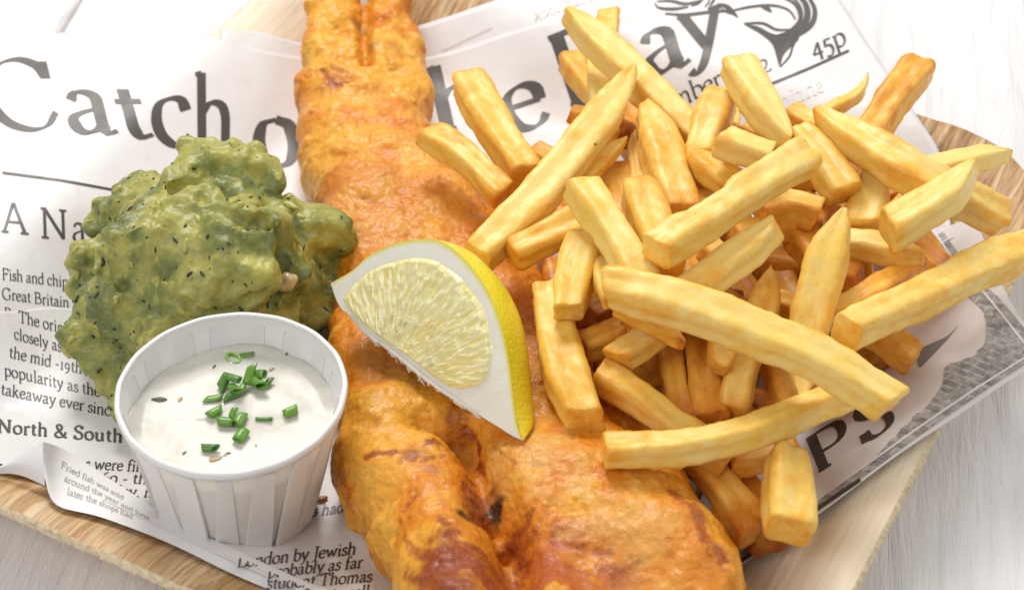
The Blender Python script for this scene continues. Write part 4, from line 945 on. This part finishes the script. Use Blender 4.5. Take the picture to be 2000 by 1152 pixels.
# torn white membrane along the core edge
rs = np.random.RandomState(2); V = []; F = []
q = resample(CPn[14:72], 150); jag = np.abs(vn(P3(np.arange(150) * .42, 2.2))) * .20 + np.abs(vn(P3(np.arange(150) * 1.3, 7.2))) * .05
env = np.sin(np.linspace(0, math.pi, 150)) ** .6
for k in range(150):
    a, b = q[k]; w_ = jag[k] * env[k]; sh = .10 * float(vn(np.array([k * .2, 1., 1.])))
    V += [F3(a, b + .05, -.03), F3(a + sh, b - .01, -.06 * env[k] - .01), F3(a + sh * 2, b - .02 - w_ * .5, .0), F3(a + sh * 3, b - .02 - w_, .12 * w_ * 4)]
    if k:
        for m in range(3): o = 4 * k + m; F.append((o - 4, o, o + 1, o - 3))
MT['memb'] = M('lemon_membrane', .3, (.86, .86, .80), sss=.4, sssr=(1, 1, .8))
mk('torn_membrane', V, F, MT['memb'], lemon)
# ------------------------------------------------------------------ chips
def chip(i, pts, wpx, tone, tips, label, roll=None, asp=1.0, taper=0.0):
    rs = np.random.RandomState(100 + i)
    C0 = []
    for (x, y, z) in pts:
        p = at(x, y, z); mn = float(pap(p[0], p[1])) + .62
        if z < mn: p = at(x, y, mn)
        C0.append(p)
    C0 = catmull(C0, 10); Lc = np.linalg.norm(np.diff(C0, axis=0), axis=1).sum(); m = max(14, int(Lc / .14)); C = resample(C0, m)
    if len(pts) == 2: # a little sag or bow of its own
        t = np.linspace(-1, 1, m); C = C + ((1 - t * t) * rs.uniform(-.10, .10))[:, None] * np.array([rs.uniform(-1, 1), 0, .8])
    dx, dy = pts[-1][0] - pts[0][0], pts[-1][1] - pts[0][1]; cs = abs(dx) / (math.hypot(dx, dy) + 1e-6)
    sc = FPX / np.linalg.norm(C.mean(0) - CAM); q = 0.90 * wpx / sc / (1 + .30 * cs); a0 = q / 2; b0 = a0 * asp * rs.uniform(.9, 1.05)
    tone += rs.uniform(0, .12); roll = math.radians(rs.uniform(-14, 14) if roll is None else roll)
    T = np.gradient(C, axis=0); T /= np.linalg.norm(T, axis=1, keepdims=True)
    # rings: cap, bevel, body, bevel, cap
    nb = 44; ex = rs.uniform(3.4, 6.0)
    qa = np.linspace(0, 2 * math.pi, nb + 1)[:-1] + .01; cx = np.cos(qa); sx = np.sin(qa)
    rr = (np.abs(cx) ** ex + np.abs(sx) ** ex) ** (-1 / ex); ux = cx * rr * (1 - .10 * np.maximum(0, 1 - np.abs(sx / np.abs(cx).clip(.05)) * 1.6)); uy = sx * rr * (1 - .12 * np.maximum(0, 1 - np.abs(cx) / np.abs(sx).clip(.05) * 1.6)); corner = smooth((rr - 1.0) / .30)
    tt = np.linspace(0, 1, m); rings = []
    bev = .09 / max(Lc, .5)
    for s_, f in ((.0, 0), (.35, 0), (.68, 0), (.88, 0.0), (.965, .25), (.995, .7)): rings.append((f * bev, s_, 0))
    for t in tt[(tt > bev * 1.1) & (tt < 1 - bev * 1.1)]: rings.append((t, 1.0, 1))
    for s_, f in ((.995, .7), (.965, .25), (.88, 0), (.68, 0), (.35, 0), (.0, 0)): rings.append((1 - f * bev, s_, 2))
    V = []; br = []; L3 = []
    sl = [rs.uniform(-.35, .35), rs.uniform(-.35, .35), rs.uniform(-.3, .3), rs.uniform(-.3, .3)]
    tp = min(.46, 1.7 / Lc) if Lc > 1.2 else .45
    sgn = [rs.choice([-1, 1]), rs.choice([-1, 1])]
    for (t, s_, kind) in rings:
        c = np.array([np.interp(t, tt, C[:, k]) for k in range(3)]); d = np.array([np.interp(t, tt, T[:, k]) for k in range(3)]); d /= np.linalg.norm(d)
        sd = np.cross(d, [0, 0, 1.0]); sd /= np.linalg.norm(sd) + 1e-9; up = np.cross(sd, d)
        tw = roll + (t - .5) * rs_tw[i % 7]; s1 = sd * math.cos(tw) + up * math.sin(tw); u1 = -sd * math.sin(tw) + up * math.cos(tw)
        a = a0 * (1 + .10 * math.sin(t * 4.2 + i)) * (1 - taper * t); b = b0 * (1 + .05 * math.cos(t * 4 + i * 2)) * (1 - taper * t); ox = 0
        for e, tip in enumerate(tips):
            te = t if e == 0 else 1 - t
            if tip in 'pq' and te < tp:
                k = max(te / tp, 0.0); mn = .14 if tip == 'p' else .42; g = mn + (1 - mn) * math.sin(k * math.pi / 2) ** .9
                ox += (1 - g) * a0 * sgn[e] * .3; a *= g; b *= (.62 + .38 * g)
            if tip == 'r' and te < .10: g = .80 + .20 * math.sqrt(max(te, 0) / .10); a *= g; b *= g
        wt0 = max(0, 1 - t / .25); wt1 = max(0, 1 - (1 - t) / .25)
        sh = (sl[0] * wt0 + sl[1] * wt1) * ux * a0 * .8 + (sl[2] * wt0 + sl[3] * wt1) * uy * b0 * .8
        ring = c + s1 * (ux * a * s_ + ox)[:, None] + u1 * (uy * b * s_)[:, None] + d * (sh * min(1, s_ * 1.2 + .0))[:, None]
        V.append(ring); L3.append(np.stack([np.full(nb, t * Lc * .75 + i * 9.1), ux * a * 1.7 * s_, uy * b * 1.7 * s_], -1)); end = smooth((.10 - min(t, 1 - t)) / .10) if Lc > 0 else 0
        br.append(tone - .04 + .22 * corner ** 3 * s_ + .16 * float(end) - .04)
    V = np.concatenate(V); br = np.concatenate(br); nr = len(rings)
    F = gridF(nr, nb, 0, True)
    N = normals(V, F); o = i * 3.7
    nz = fbm(V + o, .9, 3, i * .37); nf = fbm(V + o, 3.2, 3, i)
    V = V + N * (.095 * nz + .035 * nf + .012 * vn(V, 6.0, i))[:, None]
    br = br + .22 * nz + .12 * nf + (.10 if C[:, 2].mean() < 3.4 else 0)  # low chips get a browner tone standing in for shade in the gaps
    L3 = np.concatenate(L3); ob = mk('chip', V, F, MT['chip'], attrs={'brown': br}); at_ = ob.data.attributes.new('loc3', 'FLOAT_VECTOR', 'POINT'); at_.data.foreach_set('vector', L3.astype(np.float32).ravel()); tag(ob, label, 'chip', 'pile of thick cut chips')
rs_tw = [0.25, -.2, .1, -.35, .3, 0, -.12]
CHIPS = [  # buried chips: higher tone paints in the shade of the gaps
 # top layer
 ([(1185, 562, 6.3), (1330, 595, 6.2), (1480, 650, 5.9), (1620, 715, 5.5), (1742, 790, 5.0)], 110, .06, 'rb', 'longest chip, lying across the front of the pile from centre down to the right', -8),
 ([(2040, 478, 4.6), (1930, 515, 4.9), (1790, 585, 5.2), (1650, 650, 5.4)], 104, .18, 'bb', 'long golden chip reaching from the pile out past the right edge of the picture', 5),
 ([(1178, 882, 4.3), (1300, 878, 4.4), (1450, 850, 4.3), (1590, 795, 4.0), (1700, 740, 3.7)], 88, .16, 'br', 'long bowed chip lowest in front, its square cut end resting on the fish', 12),
 ([(1278, 492, 6.7), (1400, 418, 6.9), (1500, 350, 7.0), (1572, 305, 6.9)], 104, .15, 'bb', 'thick chip on top of the pile, slanting up to the right in the centre', -10),
 ([(1320, 590, 5.4), (1420, 520, 5.9), (1522, 445, 6.3)], 92, .03, 'bq', 'bright yellow chip poking out above the longest chip', 10),
 ([(1556, 795, 3.9), (1580, 650, 4.6), (1605, 540, 5.5), (1643, 405, 6.5)], 86, .08, 'pp', 'tall spear shaped chip standing upright behind the longest chip', 0),
 ([(930, 505, 4.3), (1040, 395, 4.8), (1140, 275, 5.2), (1238, 145, 5.5)], 92, .04, 'bp', 'long pale pointed chip rising from behind the lemon to upper right', -12),
 ([(915, 160, 3.4), (960, 240, 3.3), (1030, 350, 3.2)], 88, .05, 'bb', 'pale square ended chip leaning over the letter h of the headline', 5),
 ([(835, 262, 4.2), (910, 310, 4.2), (985, 382, 4.1)], 78, .30, 'rb', 'golden chip overlapping the right edge of the fish, leftmost of the pile', -5),
 ([(1135, 368, 6.2), (1190, 450, 6.1), (1255, 560, 5.8)], 88, .05, 'bb', 'pale chip with a flat brown cut end, sloping down to the longest chip', 8),
 ([(1000, 498, 4.4), (1070, 465, 4.6), (1150, 425, 4.8)], 92, .26, 'rb', 'glossy golden chip with a dark speck, just above the right of the lemon', -12),
 ([(1110, 612, 4.9), (1122, 550, 5.0), (1150, 470, 5.0)], 90, .20, 'bb', 'short chip pointing down with a square foot, between lemon and longest chip', 6),
 ([(1143, 825, 3.8), (1100, 710, 4.0), (1070, 560, 4.0)], 92, .20, 'bb', 'flat chip lying on the fish directly right of the lemon', 4),
 ([(1098, 30, 5.3), (1170, 85, 5.0), (1270, 180, 4.6), (1370, 285, 4.2)], 82, .06, 'pb', 'topmost long chip with a pointed end, covering the letter D of the headline', 0),
 ([(1188, 30, 2.9), (1186, 80, 3.0), (1190, 140, 3.0)], 50, .12, 'bb', 'small chip stub peeping up behind the topmost long chip', 0),
 ([(1112, 118, 3.0), (1150, 170, 3.0), (1200, 240, 2.9)], 66, .26, 'bb', 'brownish chip on the headline behind the upright pale one, left of the topmost long chip', 0),
 ([(1163, 108, 3.5), (1170, 180, 3.6), (1180, 270, 3.6)], 56, .12, 'bb', 'narrow upright chip between the topmost long chip and the long pale pointed chip', 0),
 ([(1112, 222, 2.9), (1170, 240, 3.0), (1230, 270, 3.0)], 58, .50, 'rb', 'orange brown chip end poking left below the letter D', 0),
 ([(1262, 212, 4.9), (1290, 290, 4.9), (1330, 430, 4.7)], 92, .26, 'qb', 'upright golden chip in the middle, left of the pair of short pale chips', 4),
 ([(1408, 196, 4.9), (1385, 250, 4.9), (1360, 320, 4.8)], 82, .18, 'bb', 'short chip leaning left below the word ending in ber', -5),
 ([(1408, 275, 6.2), (1450, 290, 6.2), (1500, 308, 6.1)], 84, .03, 'bb', 'short bright block shaped chip lying on top near the top centre', 5),
 ([(1442, 128, 6.0), (1480, 195, 5.9), (1532, 280, 5.8)], 90, .08, 'bp', 'chunky chip tapering downwards, its top end beside the printed 2', 5),
 ([(1335, 306, 5.1), (1390, 335, 5.2), (1455, 372, 5.2)], 80, .30, 'pb', 'wedge shaped chip under the short bright block', 0),
 ([(1560, 262, 5.6), (1610, 320, 5.5), (1650, 382, 5.4)], 82, .20, 'bb', 'golden chip with browned foot, right of the thick top chip', 0),
 ([(1592, 228, 6.0), (1700, 290, 6.1), (1800, 350, 6.0), (1900, 400, 5.0), (1958, 425, 4.5)], 96, .10, 'qb', 'long thick chip crossing the upper right of the pile', -10),
 ([(1735, 452, 6.0), (1825, 398, 6.3), (1915, 330, 6.6)], 96, .08, 'bp', 'pale sliced chip lying over the long thick one at the far right', 8),
 ([(1800, 335, 4.8), (1890, 312, 5.0), (1976, 306, 4.9)], 76, .07, 'bp', 'pale chip at the far right overhanging the wooden rim', 5),
 ([(1796, 132, 5.6), (1750, 190, 5.4), (1690, 280, 5.0)], 86, .52, 'rb', 'dark orange chip sticking up alone at the upper right', 0),
 ([(1700, 148, 4.5), (1670, 190, 4.5), (1600, 222, 4.5), (1530, 235, 4.5)], 34, .08, 'pb', 'thin curved chip sliver lying beside the dark orange one', 0),
 ([(1712, 335, 5.1), (1702, 390, 5.0), (1686, 448, 4.8)], 84, .06, 'bb', 'short pale chip hanging down below the long thick upper right chip', 0),
 ([(1620, 470, 4.8), (1710, 485, 4.9), (1806, 502, 5.0)], 74, .08, 'bp', 'pale chip pointing right beneath the sliced chip', 4),
 ([(1600, 520, 4.3), (1640, 530, 4.3), (1680, 548, 4.3)], 84, .48, 'br', 'rough brown chip end between the spear chip and the long right chip', 0),
 ([(1480, 408, 5.0), (1540, 400, 5.0), (1598, 420, 5.0)], 84, .24, 'bb', 'chip lying sideways beneath the thick top chip, left of the spear tip', 0),
 ([(1518, 528, 5.0), (1490, 610, 4.6), (1450, 720, 3.7), (1430, 805, 3.1)], 86, .32, 'pr', 'brown tipped chip standing left of the spear chip, passing behind the longest chip', 0),
 ([(1165, 728, 3.7), (1240, 775, 3.6), (1340, 850, 3.3), (1420, 905, 3.1)], 82, .24, 'bb', 'golden chip sloping down right above the bowed front chip', 0),
 ([(1355, 880, 2.6), (1410, 950, 2.5), (1475, 1040, 2.4)], 96, .40, 'bb', 'dark golden chip behind the upright front block, beside the fish', 0),
 ([(1538, 885, 3.5), (1540, 950, 3.4), (1543, 1038, 3.2)], 98, .10, 'rb', 'blocky chip standing at the bottom right corner of the pile', 14),
 ([(1135, 678, 3.7), (1170, 668, 3.7), (1215, 650, 3.7)], 74, .42, 'bb', 'small square chip end showing right of the chip beside the lemon', 0),
 ([(1205, 705, 4.1), (1260, 665, 4.2), (1330, 610, 4.3)], 78, .22, 'bb', 'chip slanting up right under the left half of the longest chip', 0),
 ([(1200, 590, 5.2), (1260, 620, 5.0), (1335, 672, 4.7)], 60, .40, 'bp', 'frilly brown pointed chip tucked just under the longest chip', 0),
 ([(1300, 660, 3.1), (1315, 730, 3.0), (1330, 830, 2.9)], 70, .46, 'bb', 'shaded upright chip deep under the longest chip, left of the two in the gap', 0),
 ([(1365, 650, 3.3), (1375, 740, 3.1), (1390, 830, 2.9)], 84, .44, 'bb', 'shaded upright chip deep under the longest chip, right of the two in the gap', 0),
 ([(1410, 620, 4.5), (1412, 670, 4.3), (1410, 722, 4.1)], 66, .30, 'bq', 'short chip end pointing down beneath the middle of the longest chip', 0),
 ([(1172, 505, 5.2), (1180, 550, 5.3), (1195, 590, 5.2)], 46, .20, 'rb', 'chip corner peeping out left of the start of the longest chip', 0),
 ([(1245, 368, 5.5), (1270, 430, 5.6), (1310, 535, 5.4)], 90, .14, 'rb', 'knobbly crinkled chip under the lower end of the thick top chip', 0),
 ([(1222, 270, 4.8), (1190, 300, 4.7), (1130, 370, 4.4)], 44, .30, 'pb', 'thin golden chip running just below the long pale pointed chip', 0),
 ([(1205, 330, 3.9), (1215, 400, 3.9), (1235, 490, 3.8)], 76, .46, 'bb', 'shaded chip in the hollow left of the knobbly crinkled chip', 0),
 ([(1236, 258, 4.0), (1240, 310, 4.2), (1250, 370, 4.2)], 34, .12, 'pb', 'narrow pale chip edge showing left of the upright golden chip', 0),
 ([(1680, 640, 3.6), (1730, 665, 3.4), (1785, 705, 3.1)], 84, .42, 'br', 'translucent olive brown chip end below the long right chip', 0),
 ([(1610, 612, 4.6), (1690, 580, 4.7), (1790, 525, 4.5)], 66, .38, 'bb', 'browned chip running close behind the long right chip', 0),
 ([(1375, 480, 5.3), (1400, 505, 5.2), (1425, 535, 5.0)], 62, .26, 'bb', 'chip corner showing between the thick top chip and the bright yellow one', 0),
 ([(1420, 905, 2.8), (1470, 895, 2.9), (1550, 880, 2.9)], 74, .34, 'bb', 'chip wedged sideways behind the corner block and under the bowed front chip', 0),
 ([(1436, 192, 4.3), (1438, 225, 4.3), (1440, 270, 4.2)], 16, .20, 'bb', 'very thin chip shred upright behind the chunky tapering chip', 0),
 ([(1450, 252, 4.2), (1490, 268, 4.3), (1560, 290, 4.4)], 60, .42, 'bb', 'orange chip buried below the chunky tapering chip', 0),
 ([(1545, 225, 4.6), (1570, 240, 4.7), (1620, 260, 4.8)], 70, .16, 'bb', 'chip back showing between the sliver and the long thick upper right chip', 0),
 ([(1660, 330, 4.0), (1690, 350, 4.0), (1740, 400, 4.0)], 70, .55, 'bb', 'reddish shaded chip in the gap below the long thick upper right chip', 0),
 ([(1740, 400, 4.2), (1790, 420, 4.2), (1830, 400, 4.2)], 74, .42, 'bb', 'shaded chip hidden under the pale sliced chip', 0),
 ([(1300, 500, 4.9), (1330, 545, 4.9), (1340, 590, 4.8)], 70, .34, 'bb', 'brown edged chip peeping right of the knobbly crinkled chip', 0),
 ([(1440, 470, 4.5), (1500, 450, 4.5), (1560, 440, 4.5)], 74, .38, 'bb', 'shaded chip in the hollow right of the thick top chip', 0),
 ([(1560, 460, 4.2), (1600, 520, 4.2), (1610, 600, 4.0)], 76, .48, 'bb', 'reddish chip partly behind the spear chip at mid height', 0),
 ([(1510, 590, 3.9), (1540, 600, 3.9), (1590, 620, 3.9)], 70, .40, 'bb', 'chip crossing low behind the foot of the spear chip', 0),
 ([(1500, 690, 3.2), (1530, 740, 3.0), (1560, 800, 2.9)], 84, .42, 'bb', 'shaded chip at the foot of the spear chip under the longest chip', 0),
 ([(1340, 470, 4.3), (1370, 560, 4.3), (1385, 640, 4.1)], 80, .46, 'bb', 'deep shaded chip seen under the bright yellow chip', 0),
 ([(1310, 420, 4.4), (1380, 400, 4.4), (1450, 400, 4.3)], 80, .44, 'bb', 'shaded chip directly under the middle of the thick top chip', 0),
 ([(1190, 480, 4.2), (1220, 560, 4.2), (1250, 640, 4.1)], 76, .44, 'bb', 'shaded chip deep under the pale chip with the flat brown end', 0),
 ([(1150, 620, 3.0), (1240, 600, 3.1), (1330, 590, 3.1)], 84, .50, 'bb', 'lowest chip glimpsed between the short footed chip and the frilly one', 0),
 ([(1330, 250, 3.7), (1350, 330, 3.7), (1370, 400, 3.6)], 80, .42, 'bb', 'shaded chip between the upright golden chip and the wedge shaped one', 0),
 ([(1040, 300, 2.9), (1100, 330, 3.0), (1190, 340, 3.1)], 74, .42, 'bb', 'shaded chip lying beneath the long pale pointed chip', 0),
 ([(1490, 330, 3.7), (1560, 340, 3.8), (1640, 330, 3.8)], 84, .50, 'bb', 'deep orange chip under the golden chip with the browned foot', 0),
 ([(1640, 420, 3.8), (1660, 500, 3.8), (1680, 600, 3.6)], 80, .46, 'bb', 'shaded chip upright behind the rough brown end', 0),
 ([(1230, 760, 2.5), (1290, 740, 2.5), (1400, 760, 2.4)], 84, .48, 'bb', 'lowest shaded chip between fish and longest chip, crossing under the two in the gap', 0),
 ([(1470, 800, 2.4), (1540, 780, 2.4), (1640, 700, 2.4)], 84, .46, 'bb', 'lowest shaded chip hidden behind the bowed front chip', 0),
]
for i, c in enumerate(CHIPS): chip(i, *c)


rs = np.random.RandomState(77)  # bottom layer: tones darkened to stand in for shade between chips
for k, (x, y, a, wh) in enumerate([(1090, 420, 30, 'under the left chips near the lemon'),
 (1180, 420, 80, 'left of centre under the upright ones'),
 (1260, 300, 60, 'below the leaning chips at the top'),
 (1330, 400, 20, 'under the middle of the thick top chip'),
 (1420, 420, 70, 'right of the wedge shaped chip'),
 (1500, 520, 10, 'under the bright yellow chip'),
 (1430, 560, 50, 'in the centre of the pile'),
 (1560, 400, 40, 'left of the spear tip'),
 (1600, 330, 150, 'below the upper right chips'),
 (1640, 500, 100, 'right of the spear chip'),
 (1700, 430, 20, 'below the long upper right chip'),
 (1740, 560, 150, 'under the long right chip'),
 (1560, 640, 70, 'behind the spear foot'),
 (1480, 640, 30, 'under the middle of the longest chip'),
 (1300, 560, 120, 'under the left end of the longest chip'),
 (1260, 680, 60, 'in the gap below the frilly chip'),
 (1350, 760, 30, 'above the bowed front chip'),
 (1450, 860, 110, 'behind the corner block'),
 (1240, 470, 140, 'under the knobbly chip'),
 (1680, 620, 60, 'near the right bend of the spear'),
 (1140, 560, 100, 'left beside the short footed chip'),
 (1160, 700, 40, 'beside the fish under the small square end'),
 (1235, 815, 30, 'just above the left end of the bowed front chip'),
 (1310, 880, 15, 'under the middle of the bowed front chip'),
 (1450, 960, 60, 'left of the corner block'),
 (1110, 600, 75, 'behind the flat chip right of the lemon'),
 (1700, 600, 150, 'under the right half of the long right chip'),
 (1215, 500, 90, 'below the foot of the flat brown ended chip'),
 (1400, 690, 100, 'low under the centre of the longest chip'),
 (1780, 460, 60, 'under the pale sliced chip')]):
    c, s = math.cos(math.radians(a)), math.sin(math.radians(a)); L = rs.uniform(75, 115)
    chip(100 + k, [(x - c * L, y - s * L, 1.5 + rs.uniform(0, 1.1)), (x + c * L, y + s * L, 1.5 + rs.uniform(0, 1.1))], rs.uniform(84, 96), rs.uniform(.36, .56), 'bb', 'bottom layer chip with painted-in shade, glimpsed ' + wh, None)
